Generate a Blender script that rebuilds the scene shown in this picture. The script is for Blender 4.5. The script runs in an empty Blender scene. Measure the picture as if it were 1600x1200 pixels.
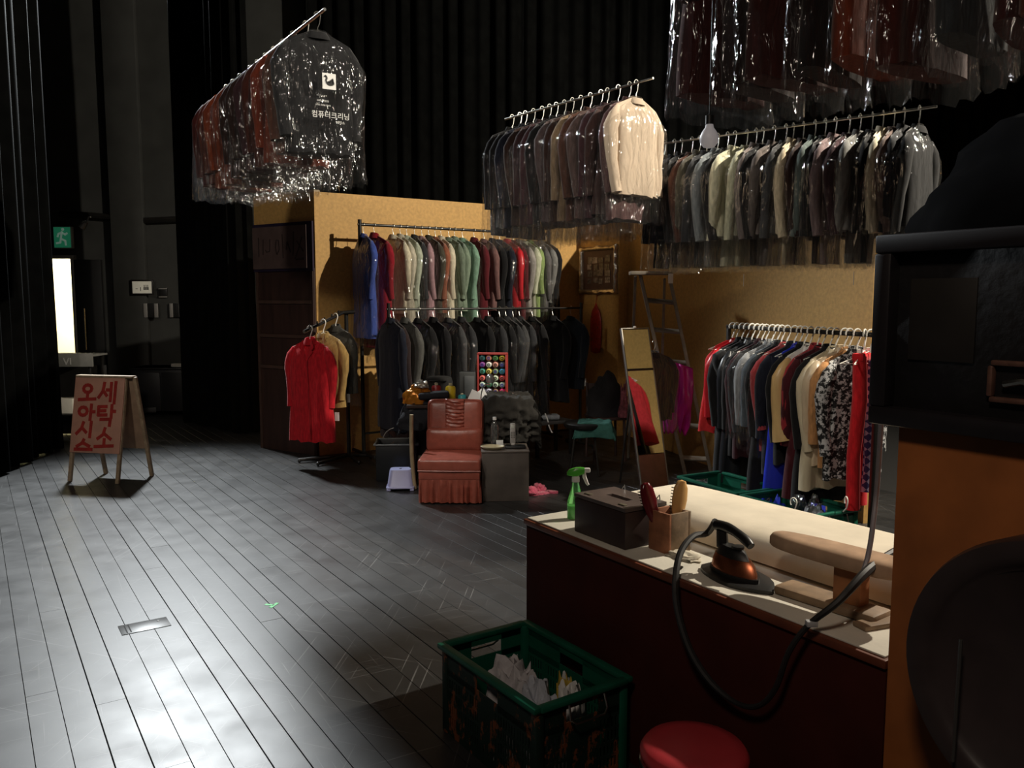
import bpy, bmesh, math, random
from mathutils import Vector, Matrix, noise
R = math.radians
random.seed(11)
scene = bpy.context.scene
C = scene.collection

# ------------------------------------------------------------------ camera
FOC, EYE, PITCH = 1300.0, 1.65, math.atan(133 / 1300)
cam = bpy.data.cameras.new('camera')
cam.sensor_width = 36.0
cam.lens = 36.0 * FOC / 1600.0
cam.clip_start = 0.05
cam_o = bpy.data.objects.new('camera', cam)
C.objects.link(cam_o)
cam_o.location = (0, 0, EYE)
cam_o.rotation_euler = (R(90) - PITCH, 0, 0)
scene.camera = cam_o

# ------------------------------------------------------------------ world and lights
w = bpy.data.worlds.new('world')
scene.world = w
w.use_nodes = True
w.node_tree.nodes['Background'].inputs[0].default_value = (0.9, 0.95, 1.0, 1)
w.node_tree.nodes['Background'].inputs[1].default_value = 0.010
scene.view_settings.view_transform = 'Standard'
scene.view_settings.look = 'None'
scene.view_settings.exposure = 0.0
scene.view_settings.gamma = 1.0
scene.cycles.transparent_max_bounces = 40
scene.cycles.max_bounces = 8
scene.cycles.use_denoising = True
scene.cycles.sample_clamp_indirect = 4.0


def spot(name, loc, target, power, col, angle, size=0.1, blend=0.3):
    l = bpy.data.lights.new(name, 'SPOT')
    l.energy = power
    l.color = col
    l.spot_size = R(angle)
    l.spot_blend = blend
    l.shadow_soft_size = size
    o = bpy.data.objects.new(name, l)
    C.objects.link(o)
    o.location = loc
    d = Vector(target) - Vector(loc)
    o.rotation_euler = d.to_track_quat('-Z', 'Y').to_euler()
    return o


# stage lamp hanging high beyond the right booth wall (lights the lit booth wall, rails, chair and counter)
spot('stage_lamp_right', (5.2, 4.9, 5.3), (-0.4, 7.6, 1.4), 2200, (1.0, 0.90, 0.74), 120, 0.05, 0.5)
# stage lamp hanging high at the back left: makes the long sheen on the floor
spot('stage_lamp_back', (-4.75, 11.5, 6.3), (-1.5, 4.2, 0.2), 5200, (0.93, 0.98, 1.0), 64, 0.35, 0.5)
# fill lamp added over the middle of the floor, aimed at the chair and the low right rail
spot('fill_lamp_middle', (-1.6, 3.2, 5.3), (0.6, 5.95, 0.6), 330, (1.0, 0.92, 0.80), 50, 0.12, 0.5)
# fill lamp added high at the left, aimed at the sign and the booth corner
spot('fill_lamp_left', (-3.4, 0.0, 5.2), (-2.6, 8.4, 1.0), 400, (1.0, 0.9, 0.78), 50, 0.2, 0.6)
# weak warm fill lamp added above and behind the viewer
spot('fill_lamp', (-0.9, -1.2, 4.6), (1.0, 3.0, 1.0), 150, (1.0, 0.82, 0.66), 100, 0.3, 0.7)

# ------------------------------------------------------------------ pixel helpers (1600 x 1200 frame) used to measure real places
_c, _s = math.cos(PITCH), math.sin(PITCH)


def ray(u, v):
    x, y = (u - 800) / FOC, -(v - 600) / FOC
    return Vector((x, _c + y * _s, -_s + y * _c))


def G(u, v, z=0.0):
    r = ray(u, v)
    t = (z - EYE) / r.z
    return Vector((r.x * t, r.y * t, z))


def AT(u, v, d):
    r = ray(u, v)
    t = d / r.y
    return Vector((r.x * t, d, EYE + r.z * t))


PD = Vector((-0.547, 0.837, 0))      # plank direction, away from the viewer
QD = Vector((0.837, 0.547, 0))       # across the planks
ANG_P = math.atan2(-0.837, 0.547)    # local x runs along the planks to the viewer, local y = QD
ANG_Q = math.atan2(0.547, 0.837)     # local x = QD, local y = PD (front is local -y)

# ------------------------------------------------------------------ materials
MATS = {}


def mat(name, col, rough=0.6, metal=0.0, var=0.15, scale=12.0, bump=0.0, spec=0.5, sheen=0.0, emit=0.0,
        objcol=False, trans=0.0, coat=0.0, stretch=(1, 1, 1), bscale=None, col2=None, thresh=None):
    if name in MATS:
        return MATS[name]
    m = bpy.data.materials.new(name)
    m.use_nodes = True
    nt = m.node_tree
    b = nt.nodes['Principled BSDF']
    b.inputs['Roughness'].default_value = rough
    b.inputs['Metallic'].default_value = metal
    b.inputs['Specular IOR Level'].default_value = spec
    b.inputs['Sheen Weight'].default_value = sheen
    b.inputs['Transmission Weight'].default_value = trans
    b.inputs['Coat Weight'].default_value = coat
    b.inputs['Base Color'].default_value = (*col, 1)
    tc = nt.nodes.new('ShaderNodeTexCoord')
    mp = nt.nodes.new('ShaderNodeMapping')
    mp.inputs['Scale'].default_value = stretch
    nt.links.new(tc.outputs['Object'], mp.inputs[0])
    if var > 0 or objcol or col2:
        n = nt.nodes.new('ShaderNodeTexNoise')
        n.inputs['Scale'].default_value = scale
        n.inputs['Detail'].default_value = 5
        nt.links.new(mp.outputs[0], n.inputs['Vector'])
        mr = nt.nodes.new('ShaderNodeMapRange')
        mr.inputs[1].default_value, mr.inputs[2].default_value = 0.3, 0.7
        mr.inputs[3].default_value, mr.inputs[4].default_value = 1 - var, 1 + var
        nt.links.new(n.outputs['Fac'], mr.inputs[0])
        mx = nt.nodes.new('ShaderNodeMix')
        mx.data_type = 'RGBA'
        mx.blend_type = 'MULTIPLY'
        mx.inputs['Factor'].default_value = 1
        nt.links.new(mr.outputs[0], mx.inputs['B'])
        if objcol:
            oi = nt.nodes.new('ShaderNodeObjectInfo')
            nt.links.new(oi.outputs['Color'], mx.inputs['A'])
        else:
            mx.inputs['A'].default_value = (*col, 1)
        out = mx.outputs['Result']
        if col2:
            n2 = nt.nodes.new('ShaderNodeTexNoise')
            n2.inputs['Scale'].default_value = scale * 0.8
            n2.inputs['Detail'].default_value = 8
            n2.inputs['Roughness'].default_value = 0.7
            nt.links.new(mp.outputs[0], n2.inputs['Vector'])
            mr2 = nt.nodes.new('ShaderNodeMapRange')
            mr2.inputs[1].default_value, mr2.inputs[2].default_value = thresh or (0.55, 0.62)
            nt.links.new(n2.outputs['Fac'], mr2.inputs[0])
            mx2 = nt.nodes.new('ShaderNodeMix')
            mx2.data_type = 'RGBA'
            nt.links.new(mr2.outputs[0], mx2.inputs['Factor'])
            nt.links.new(out, mx2.inputs['A'])
            mx2.inputs['B'].default_value = (*col2, 1)
            out = mx2.outputs['Result']
        nt.links.new(out, b.inputs['Base Color'])
    if bump > 0:
        nb = nt.nodes.new('ShaderNodeTexNoise')
        nb.inputs['Scale'].default_value = bscale or scale
        nb.inputs['Detail'].default_value = 4
        nt.links.new(mp.outputs[0], nb.inputs['Vector'])
        bp = nt.nodes.new('ShaderNodeBump')
        bp.inputs['Strength'].default_value = bump
        bp.inputs['Distance'].default_value = 0.02
        nt.links.new(nb.outputs['Fac'], bp.inputs['Height'])
        nt.links.new(bp.outputs[0], b.inputs['Normal'])
    if emit > 0:
        b.inputs['Emission Color'].default_value = (*col, 1)
        b.inputs['Emission Strength'].default_value = emit
    MATS[name] = m
    return m


wool = mat('wool_cloth', (1, 1, 1), 0.95, var=0.25, scale=60, objcol=True, spec=0.15, sheen=0.15, bump=0.35, bscale=9, stretch=(1, 1, 0.25))
satin = mat('satin_cloth', (1, 1, 1), 0.38, var=0.12, scale=20, objcol=True, spec=0.5, bump=0.5, bscale=9, stretch=(1, 1, 0.3))
smooth_wool = mat('smooth_wool', (1, 1, 1), 0.85, var=0.06, scale=8, objcol=True, spec=0.2)
cotton = mat('cotton_cloth', (1, 1, 1), 0.85, var=0.15, scale=30, objcol=True, spec=0.25, bump=0.5, bscale=14)
plain = mat('painted_plastic', (1, 1, 1), 0.4, var=0.05, objcol=True)
metal_wire = mat('wire_metal', (0.55, 0.54, 0.5), 0.3, 1.0, var=0.05)
white_wire = mat('white_coated_wire', (0.9, 0.88, 0.8), 0.4, var=0.03)
blackmetal = mat('black_metal', (0.012, 0.011, 0.010), 0.38, 0.0, var=0.2)
chrome = mat('chrome', (0.75, 0.75, 0.75), 0.16, 1.0, var=0)
black_velour = mat('black_velour', (0.0035, 0.0037, 0.0036), 0.95, var=0.3, scale=6, spec=0.05)
black_wall = mat('black_paint', (0.034, 0.035, 0.033), 0.75, var=0.2, scale=3, bump=0.08)
black_plastic = mat('black_plastic', (0.011, 0.011, 0.011), 0.4, var=0.2)
ochre = mat('ochre_board', (0.60, 0.35, 0.105), 0.62, var=0.12, scale=34, bump=0.06, bscale=50)
dark_wood = mat('dark_brown_wood', (0.035, 0.016, 0.012), 0.6, var=0.3, scale=14, bump=0.1, stretch=(1, 1, 0.2))
rust_wood = mat('rust_plywood', (0.40, 0.125, 0.03), 0.6, var=0.2, scale=7, bump=0.05)
pine = mat('bare_wood', (0.36, 0.22, 0.12), 0.6, var=0.25, scale=18, stretch=(1, 1, 0.15))
white_paper = mat('white_paper', (0.8, 0.8, 0.78), 0.8, var=0.05)
leather = mat('brown_red_leatherette', (0.32, 0.082, 0.055), 0.33, var=0.15, scale=18, bump=0.12, bscale=20)
crate_green = mat('crate_green_plastic', (0.006, 0.10, 0.060), 0.42, var=0.2, scale=9)
crate_scuffed_shaded = mat('scuffed_shaded_crate_plastic', (0.008, 0.022, 0.016), 0.5, var=0.3, scale=9, col2=(0.20, 0.062, 0.022), thresh=(0.53, 0.56), stretch=(1.6, 1, 1))  # brown scuffs over a dark base that carries the shade of the outer sides
table_cloth = mat('cream_canvas', (0.74, 0.70, 0.60), 0.85, var=0.09, scale=5, bump=0.05, bscale=60)
pad_cloth = mat('ironing_pad_canvas', (0.66, 0.57, 0.43), 0.9, var=0.12, scale=5, bump=0.05, bscale=40)
burgundy = mat('burgundy_board', (0.052, 0.010, 0.007), 0.8, var=0.2, scale=5, spec=0.15)


def plastic_film():
    m = bpy.data.materials.new('clear_plastic_film')
    m.use_nodes = True
    nt = m.node_tree
    nt.nodes.clear()
    N = nt.nodes.new
    L = nt.links.new
    out = N('ShaderNodeOutputMaterial')
    tc = N('ShaderNodeTexCoord')
    mp = N('ShaderNodeMapping')
    mp.inputs['Scale'].default_value = (1, 1, 0.33)
    oi = N('ShaderNodeObjectInfo')
    cm = N('ShaderNodeCombineXYZ')
    ml = N('ShaderNodeMath'); ml.operation = 'MULTIPLY'; ml.inputs[1].default_value = 30
    L(oi.outputs['Random'], ml.inputs[0])
    L(ml.outputs[0], cm.inputs[0]); L(ml.outputs[0], cm.inputs[1])
    L(cm.outputs[0], mp.inputs['Location'])
    L(tc.outputs['Object'], mp.inputs[0])
    n1 = N('ShaderNodeTexNoise'); n1.inputs['Scale'].default_value = 15; n1.inputs['Detail'].default_value = 2.5; n1.inputs['Roughness'].default_value = 0.55
    n1.inputs['Distortion'].default_value = 0.8
    L(mp.outputs[0], n1.inputs['Vector'])
    bp = N('ShaderNodeBump'); bp.inputs['Strength'].default_value = 0.9; bp.inputs['Distance'].default_value = 0.05
    L(n1.outputs['Fac'], bp.inputs['Height'])
    lw = N('ShaderNodeLayerWeight'); lw.inputs['Blend'].default_value = 0.4
    L(bp.outputs[0], lw.inputs['Normal'])
    mr = N('ShaderNodeMapRange')
    mr.inputs[1].default_value, mr.inputs[2].default_value, mr.inputs[3].default_value, mr.inputs[4].default_value = 0.15, 1.0, 0.035, 0.38
    L(lw.outputs['Facing'], mr.inputs[0])
    tr = N('ShaderNodeBsdfTransparent'); tr.inputs[0].default_value = (0.97, 0.97, 0.97, 1)
    gl = N('ShaderNodeBsdfGlossy'); gl.inputs['Roughness'].default_value = 0.10; gl.inputs['Color'].default_value = (0.95, 0.95, 0.95, 1)
    L(bp.outputs[0], gl.inputs['Normal'])
    mx = N('ShaderNodeMixShader')
    L(mr.outputs[0], mx.inputs[0]); L(tr.outputs[0], mx.inputs[1]); L(gl.outputs[0], mx.inputs[2])
    df = N('ShaderNodeBsdfDiffuse'); df.inputs[0].default_value = (0.8, 0.8, 0.78, 1)
    tl = N('ShaderNodeBsdfTranslucent'); tl.inputs[0].default_value = (0.8, 0.8, 0.78, 1)
    h1 = N('ShaderNodeMixShader'); h1.inputs[0].default_value = 0.5
    L(df.outputs[0], h1.inputs[1]); L(tl.outputs[0], h1.inputs[2])
    h2 = N('ShaderNodeMixShader'); h2.inputs[0].default_value = 0.010
    L(mx.outputs[0], h2.inputs[1]); L(h1.outputs[0], h2.inputs[2])
    L(h2.outputs[0], out.inputs[0])
    return m


film = plastic_film()


def floor_mat():
    m = bpy.data.materials.new('worn_black_floor_paint')
    m.use_nodes = True
    nt = m.node_tree
    N = nt.nodes.new
    L = nt.links.new
    b = nt.nodes['Principled BSDF']
    geo = N('ShaderNodeNewGeometry')
    base = None
    # cloudy wear
    n1 = N('ShaderNodeTexNoise'); n1.inputs['Scale'].default_value = 1.6; n1.inputs['Detail'].default_value = 8; n1.inputs['Roughness'].default_value = 0.65
    L(geo.outputs['Position'], n1.inputs['Vector'])
    r1 = N('ShaderNodeMapRange'); r1.inputs[1].default_value, r1.inputs[2].default_value = 0.35, 0.75
    r1.inputs[3].default_value, r1.inputs[4].default_value = 0.016, 0.036
    L(n1.outputs['Fac'], r1.inputs[0])
    # scratches in several directions
    prev = r1.outputs[0]
    for k, (ang, sc, lo, hi, amt) in enumerate([(20, (0.9, 60, 1), 0.67, 0.74, 0.10), (95, (0.7, 46, 1), 0.67, 0.74, 0.09),
                                                (150, (1.0, 70, 1), 0.67, 0.74, 0.10), (60, (1.1, 60, 1), 0.69, 0.76, 0.09)]):
        mp = N('ShaderNodeMapping'); mp.vector_type = 'POINT'
        mp.inputs['Rotation'].default_value = (0, 0, R(ang)); mp.inputs['Location'].default_value = (k * 3.1, k * 1.7, 0)
        L(geo.outputs['Position'], mp.inputs[0])
        m2 = N('ShaderNodeMapping'); m2.inputs['Scale'].default_value = sc
        L(mp.outputs[0], m2.inputs[0])
        nn = N('ShaderNodeTexNoise'); nn.inputs['Scale'].default_value = 1.7; nn.inputs['Detail'].default_value = 2; nn.inputs['Distortion'].default_value = 0.15
        L(m2.outputs[0], nn.inputs['Vector'])
        rr = N('ShaderNodeMapRange'); rr.inputs[1].default_value, rr.inputs[2].default_value, rr.inputs[4].default_value = lo, hi, amt
        L(nn.outputs['Fac'], rr.inputs[0])
        ad = N('ShaderNodeMath'); ad.operation = 'ADD'
        L(prev, ad.inputs[0]); L(rr.outputs[0], ad.inputs[1])
        prev = ad.outputs[0]
    oi = N('ShaderNodeObjectInfo')
    ro = N('ShaderNodeMapRange'); ro.inputs[3].default_value, ro.inputs[4].default_value = 0.8, 1.25
    L(oi.outputs['Random'], ro.inputs[0])
    mu = N('ShaderNodeMath'); mu.operation = 'MULTIPLY'
    L(prev, mu.inputs[0]); L(ro.outputs[0], mu.inputs[1])
    cb = N('ShaderNodeCombineColor')
    for i in range(3):
        L(mu.outputs[0], cb.inputs[i])
    L(cb.outputs[0], b.inputs['Base Color'])
    n3 = N('ShaderNodeTexNoise'); n3.inputs['Scale'].default_value = 5; n3.inputs['Detail'].default_value = 6
    L(geo.outputs['Position'], n3.inputs['Vector'])
    r3 = N('ShaderNodeMapRange'); r3.inputs[1].default_value, r3.inputs[2].default_value = 0.3, 0.7
    r3.inputs[3].default_value, r3.inputs[4].default_value = 0.37, 0.46
    L(n3.outputs['Fac'], r3.inputs[0])
    L(r3.outputs[0], b.inputs['Roughness'])
    bp = N('ShaderNodeBump'); bp.inputs['Strength'].default_value = 0.05; bp.inputs['Distance'].default_value = 0.003
    L(n3.outputs['Fac'], bp.inputs['Height']); L(bp.outputs[0], b.inputs['Normal'])
    b.inputs['Specular IOR Level'].default_value = 0.55
    return m


floor_paint = floor_mat()


# ------------------------------------------------------------------ mesh builder
class MB:
    def __init__(self):
        self.v, self.f = [], []

    def add(self, vs, fs, M=None):
        o = len(self.v)
        for p in vs:
            p = Vector(p)
            self.v.append(M @ p if M else p)
        self.f += [tuple(i + o for i in f) for f in fs]
        return self

    def box(self, c, s, bev=0.0, M=None):
        c = Vector(c)
        hx, hy, hz = s[0] / 2, s[1] / 2, s[2] / 2
        b = min(bev, hx * 0.9, hy * 0.9, hz * 0.9)
        if b <= 0:
            vs = [c + Vector((x * hx, y * hy, z * hz)) for z in (-1, 1) for y in (-1, 1) for x in (-1, 1)]
            fs = [(0, 2, 3, 1), (4, 5, 7, 6), (0, 1, 5, 4), (2, 6, 7, 3), (0, 4, 6, 2), (1, 3, 7, 5)]
            return self.add(vs, fs, M)
        bm = bmesh.new()
        bmesh.ops.create_cube(bm, size=1.0)
        bmesh.ops.scale(bm, vec=(s[0], s[1], s[2]), verts=bm.verts)
        bmesh.ops.bevel(bm, geom=bm.edges[:], offset=b, segments=2, profile=0.5, affect='EDGES')
        bm.verts.index_update()
        vs = [c + v.co for v in bm.verts]
        fs = [tuple(v.index for v in f.verts) for f in bm.faces]
        bm.free()
        return self.add(vs, fs, M)

    def loft(self, rings, cap0=True, cap1=True, closed=True, M=None):
        n = len(rings[0])
        vs = [p for r in rings for p in r]
        fs = []
        for k in range(len(rings) - 1):
            for i in range(n if closed else n - 1):
                j = (i + 1) % n
                fs.append((k * n + i, k * n + j, (k + 1) * n + j, (k + 1) * n + i))
        if cap0 and closed:
            fs.append(tuple(range(n - 1, -1, -1)))
        if cap1 and closed:
            o = (len(rings) - 1) * n
            fs.append(tuple(o + i for i in range(n)))
        return self.add(vs, fs, M)

    def tube(self, pts, r, n=8, M=None, flat=1.0, closed=False, smooth_pts=0):
        pts = [Vector(p) for p in pts]
        if smooth_pts:
            pts = catmull(pts, smooth_pts)
        m = len(pts)
        rs = r if isinstance(r, (list, tuple)) else [r] * m
        if len(rs) != m:
            rs = [rs[min(len(rs) - 1, int(i * (len(rs) - 1) / (m - 1)))] * (1 - (i * (len(rs) - 1) / (m - 1)) % 1) +
                  rs[min(len(rs) - 1, int(i * (len(rs) - 1) / (m - 1)) + 1)] * ((i * (len(rs) - 1) / (m - 1)) % 1) for i in range(m)]
        rings = []
        up = None
        for i in range(m):
            if closed:
                t = pts[(i + 1) % m] - pts[i - 1]
            else:
                t = pts[min(i + 1, m - 1)] - pts[max(i - 1, 0)]
            t.normalize()
            if up is None:
                up = Vector((0, 0, 1)) if abs(t.z) < 0.9 else Vector((1, 0, 0))
            a = t.cross(up).normalized()
            b = a.cross(t).normalized()
            up = b
            rings.append([pts[i] + a * math.cos(q) * rs[i] + b * math.sin(q) * rs[i] * flat for q in (2 * math.pi * k / n for k in range(n))])
        if closed:
            rings.append(rings[0])
            return self.loft(rings, False, False, M=M)
        return self.loft(rings, M=M)

    def lathe(self, prof, n=20, M=None, sx=1.0, sy=1.0):
        rings = [[Vector((r * math.cos(2 * math.pi * k / n) * sx, r * math.sin(2 * math.pi * k / n) * sy, z)) for k in range(n)] for r, z in prof]
        return self.loft(rings, M=M)

    def prism(self, poly, z0, z1, M=None):
        a = [Vector((x, y, z0)) for x, y in poly]
        b = [Vector((x, y, z1)) for x, y in poly]
        return self.loft([a, b], M=M)

    def mesh(self, name, ang=42, smooth=True):
        me = bpy.data.meshes.new(name)
        me.from_pydata([tuple(p) for p in self.v], [], self.f)
        bm = bmesh.new()
        bm.from_mesh(me)
        bmesh.ops.recalc_face_normals(bm, faces=bm.faces[:])
        bm.to_mesh(me)
        bm.free()
        if smooth:
            me.polygons.foreach_set('use_smooth', [True] * len(me.polygons))
            me.set_sharp_from_angle(angle=R(ang))
        me.update()
        return me

    def build(self, name, m, parent=None, color=None, ang=42, smooth=True, label=None):
        return link(name, self.mesh(name, ang, smooth), m, parent, color, label)


def catmull(pts, k):
    out = []
    P = [pts[0]] + list(pts) + [pts[-1]]
    for i in range(1, len(P) - 2):
        p0, p1, p2, p3 = P[i - 1], P[i], P[i + 1], P[i + 2]
        for j in range(k):
            t = j / k
            out.append(0.5 * ((2 * p1) + (p2 - p0) * t + (2 * p0 - 5 * p1 + 4 * p2 - p3) * t * t + (3 * p1 - p0 - 3 * p2 + p3) * t ** 3))
    out.append(pts[-1])
    return out


def link(name, me, m, parent=None, color=None, label=None):
    if len(me.materials) == 0:
        me.materials.append(m)
    o = bpy.data.objects.new(name, me)
    C.objects.link(o)
    if me.materials[0] is not m:
        o.material_slots[0].link = 'OBJECT'
        o.material_slots[0].material = m
    if parent:
        o.parent = parent
    if color:
        o.color = (*color, 1)
    if label:
        o['label'] = label
    return o


def tag(o, label, cat, group=None):
    o['label'] = label
    o['category'] = cat
    if group:
        o['group'] = group
    return o


def thing(name, label, cat, loc=(0, 0, 0), rz=0.0, group=None, rot=None):
    o = bpy.data.objects.new(name, None)
    C.objects.link(o)
    o.location = loc
    o.rotation_euler = rot if rot else (0, 0, rz)
    o.empty_display_size = 0.1
    return tag(o, label, cat, group)


def struct(o, label=None):
    o['kind'] = 'structure'
    if label:
        o['label'] = label
    return o


def T(loc=(0, 0, 0), rx=0, ry=0, rz=0):
    return Matrix.Translation(loc) @ Matrix.Rotation(rz, 4, 'Z') @ Matrix.Rotation(ry, 4, 'Y') @ Matrix.Rotation(rx, 4, 'X')


def strokes(lines, wd, th, M):
    """brush strokes: polylines in a plane (x right, y up), built as thin raised ribbons"""
    mb = MB()
    n = 0
    for ln in lines:
        pts = [Vector((a, b, 0)) for a, b in ln]
        for i in range(len(pts) - 1):
            d = pts[i + 1] - pts[i]
            L_ = d.length
            mid = (pts[i] + pts[i + 1]) / 2
            n += 1
            mb.box((0, 0, 0), (L_ + wd * 0.55, wd, th + (n % 5) * th * 0.04), 0, M @ T(mid, rz=math.atan2(d.y, d.x)))
    return mb


def text_mesh(body, size, extrude=0.0006):
    cu = bpy.data.curves.new('txt', 'FONT')
    cu.body = body
    cu.size = size
    cu.extrude = extrude
    cu.resolution_u = 3
    o = bpy.data.objects.new('txt', cu)
    C.objects.link(o)
    dg = bpy.context.evaluated_depsgraph_get()
    me = bpy.data.meshes.new_from_object(o.evaluated_get(dg))
    bpy.data.objects.remove(o)
    return me


def lump(rx, ry, rz, amp=0.3, freq=2.0, seed=0, n=20, m=12, boxy=1.0):
    """a crumpled heap resting on z = 0"""
    mb = MB()
    rings = []
    for k in range(m + 1):
        ph = math.pi / 2 * k / m
        ring = []
        for i in range(n):
            th = 2 * math.pi * i / n
            cr_ = max(0.0, math.cos(ph)) ** boxy
            d = Vector((math.cos(th) * cr_, math.sin(th) * cr_, math.sin(ph)))
            q = 1 + amp * noise.noise(d * freq + Vector((seed * 7.3, seed, 0))) + amp * 0.5 * noise.noise(d * freq * 2.7 + Vector((seed, 3, 1)))
            ring.append(Vector((d.x * rx * q, d.y * ry * q, max(0, d.z) * rz * q)))
        rings.append(ring)
    return mb.loft(rings)


def drape(w, d, h, over, seed=0, n=36, amp=0.02, lift=0.006, sides=(1, 1, 1, 1), fq=7.0):
    """cloth laid over a block w x d whose top is at h; hangs down 'over' on each side (left,right,front,back flags)"""
    def side(u, half, lo, hi):
        e = abs(u) - half
        if e <= 0:
            return u, 0
        return math.copysign(half + 0.012 + 0.02 * min(1, e / 0.1), u), e
    mb = MB()
    grid = []
    ux = [(-w / 2 - over * sides[0]) + (w + over * (sides[0] + sides[1])) * i / n for i in range(n + 1)]
    uy = [(-d / 2 - over * sides[2]) + (d + over * (sides[2] + sides[3])) * i / n for i in range(n + 1)]
    for y in uy:
        for x in ux:
            X, ex = side(x, w / 2, 0, 0)
            Y, ey = side(y, d / 2, 0, 0)
            drop = max(ex, ey) + 0.15 * min(ex, ey)
            q = Vector((x * fq, y * fq, seed))
            f = 0.6 - 1.6 * abs(noise.noise(q)) + 0.4 * noise.noise(q * 2.1)
            k = min(1, drop / 0.15)
            Xo = X + math.copysign(1, x) * amp * k * (f + 0.4) * (1.5 if ex > 0 else 0.4)
            Yo = Y + math.copysign(1, y) * amp * k * (f + 0.4) * (1.5 if ey > 0 else 0.4)
            z = h + lift + (1 - k) * amp * max(0, f) * 1.2 - drop * (1 + 0.10 * f)
            grid.append(Vector((Xo, Yo, max(z, 0.004))))
    m = n + 1
    fs = [(j * m + i, j * m + i + 1, (j + 1) * m + i + 1, (j + 1) * m + i) for j in range(n) for i in range(n)]
    mb.add(grid, fs)
    return mb


def thicken(o, t=0.004):
    md = o.modifiers.new('thickness', 'SOLIDIFY')
    md.thickness = t
    return o

# ================================================================== STRUCTURE
# ---- floor: dark base with single painted planks
fl = MB().box((0, 6, -0.035), (30, 26, 0.04)).build('floor', mat('floor_gap', (0.004, 0.004, 0.004), 0.8, var=0), smooth=False)
struct(fl, 'worn black painted plank stage floor')
PW = 0.1175
pb = MB()
hw, ch = PW / 2 - 0.0008, 0.0010
pb.add([(x, y, z) for x in (0, 1) for y, z in ((-hw, -0.014), (hw, -0.014), (hw, -ch), (hw - ch, 0), (-hw + ch, 0), (-hw, -ch))],
       [(0, 1, 2, 3, 4, 5), (11, 10, 9, 8, 7, 6)] + [(i, (i + 1) % 6, 6 + (i + 1) % 6, 6 + i) for i in range(6)])
plank_mesh = pb.mesh('plank', smooth=False)
pb = MB()
hw, ch = PW / 2 - 0.0024, 0.0015
pb.add([(x, y, z) for x in (0, 1) for y, z in ((-hw, -0.014), (hw, -0.014), (hw, -ch), (hw - ch, 0), (-hw + ch, 0), (-hw, -ch))],
       [(0, 1, 2, 3, 4, 5), (11, 10, 9, 8, 7, 6)] + [(i, (i + 1) % 6, 6 + (i + 1) % 6, 6 + i) for i in range(6)])
plank_mesh2 = pb.mesh('plank', smooth=False)
nrow = 0
q = -1.0
while q < 6.6:
    p = 0.6 - random.random() * 3.5
    end = 14.2
    while p < end:
        ln = random.choice([3.6, 3.6, 4.2, 4.8])
        if p + ln > 0.6:
            a = max(p, 0.6)
            b = min(p + ln, end)
            if b - a > 0.05:
                o = link('plank', plank_mesh if nrow % 4 else plank_mesh2, floor_paint, fl)
                o.location = PD * a + QD * q + Vector((0, 0, random.uniform(-0.0012, 0)))
                o.rotation_euler = (0, 0, math.atan2(PD.y, PD.x))
                o.scale = (b - a - 0.002, 1, 1)
        p += ln
    q += PW
    nrow += 1

# ---- back wall of the stage with the doorway
YB = 12.45
dl, dr = AT(70, 500, YB).x, AT(121, 500, YB).x
dtop = AT(100, 404, YB).z
wb = MB()
wb.box(((-12 + dl) / 2, YB + 0.1, 3.6), (dl + 12, 0.2, 7.2))
wb.box(((dr + 9) / 2, YB + 0.1, 3.6), (9 - dr, 0.2, 7.2))
wb.box(((dl + dr) / 2, YB + 0.1, (dtop + 7.2) / 2), (dr - dl, 0.2, 7.2 - dtop))
struct(wb.build('wall_back', black_wall, smooth=False), 'black painted back wall of the stage')
x0, x1 = AT(185, 500, YB).x, AT(235, 500, YB).x
struct(MB().box(((x0 + x1) / 2, YB - 0.06, 3.6), (x1 - x0, 0.1, 7.2), 0.01).build('trim_1', black_wall), 'black wall pilaster between the door and the switches')
struct(MB().box((-12, 5.5, 3.6), (0.2, 14, 7.2)).build('wall_left', black_wall, smooth=False), 'black side wall')
struct(MB().box((9, 5.5, 3.6), (0.2, 14, 7.2)).build('wall_right', black_wall, smooth=False), 'black side wall')
struct(MB().box((-1.5, 5.5, 7.3), (21.2, 14.2, 0.2)).build('ceiling', mat('black_ceiling', (0.01, 0.01, 0.01), 0.9, var=0), smooth=False), 'black fly loft ceiling')
# corridor behind the door
cream = mat('cream_corridor_paint', (0.85, 0.79, 0.58), 0.7, var=0.03)
cb = MB()
cb.box((dl - 0.2, YB + 1.2, 1.4), (0.1, 2.0, 2.8))
cb.box((dr + 1.2, YB + 1.2, 1.4), (0.1, 2.0, 2.8))
cb.box(((dl + dr) / 2 + 0.5, YB + 2.2, 1.4), (dr - dl + 1.6, 0.1, 2.8))
cb.box(((dl + dr) / 2 + 0.5, YB + 1.2, 2.85), (dr - dl + 1.6, 2.1, 0.1))
struct(cb.build('wall_corridor', cream, smooth=False), 'bright cream corridor wall seen through the doorway')
la = bpy.data.lights.new('corridor_lamp', 'AREA')
la.energy = 150
la.size = 0.9
la.color = (1, 0.93, 0.72)
lo = bpy.data.objects.new('corridor_lamp', la)
C.objects.link(lo)
lo.location = ((dl + dr) / 2 + 0.3, YB + 1.1, 2.7)
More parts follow.
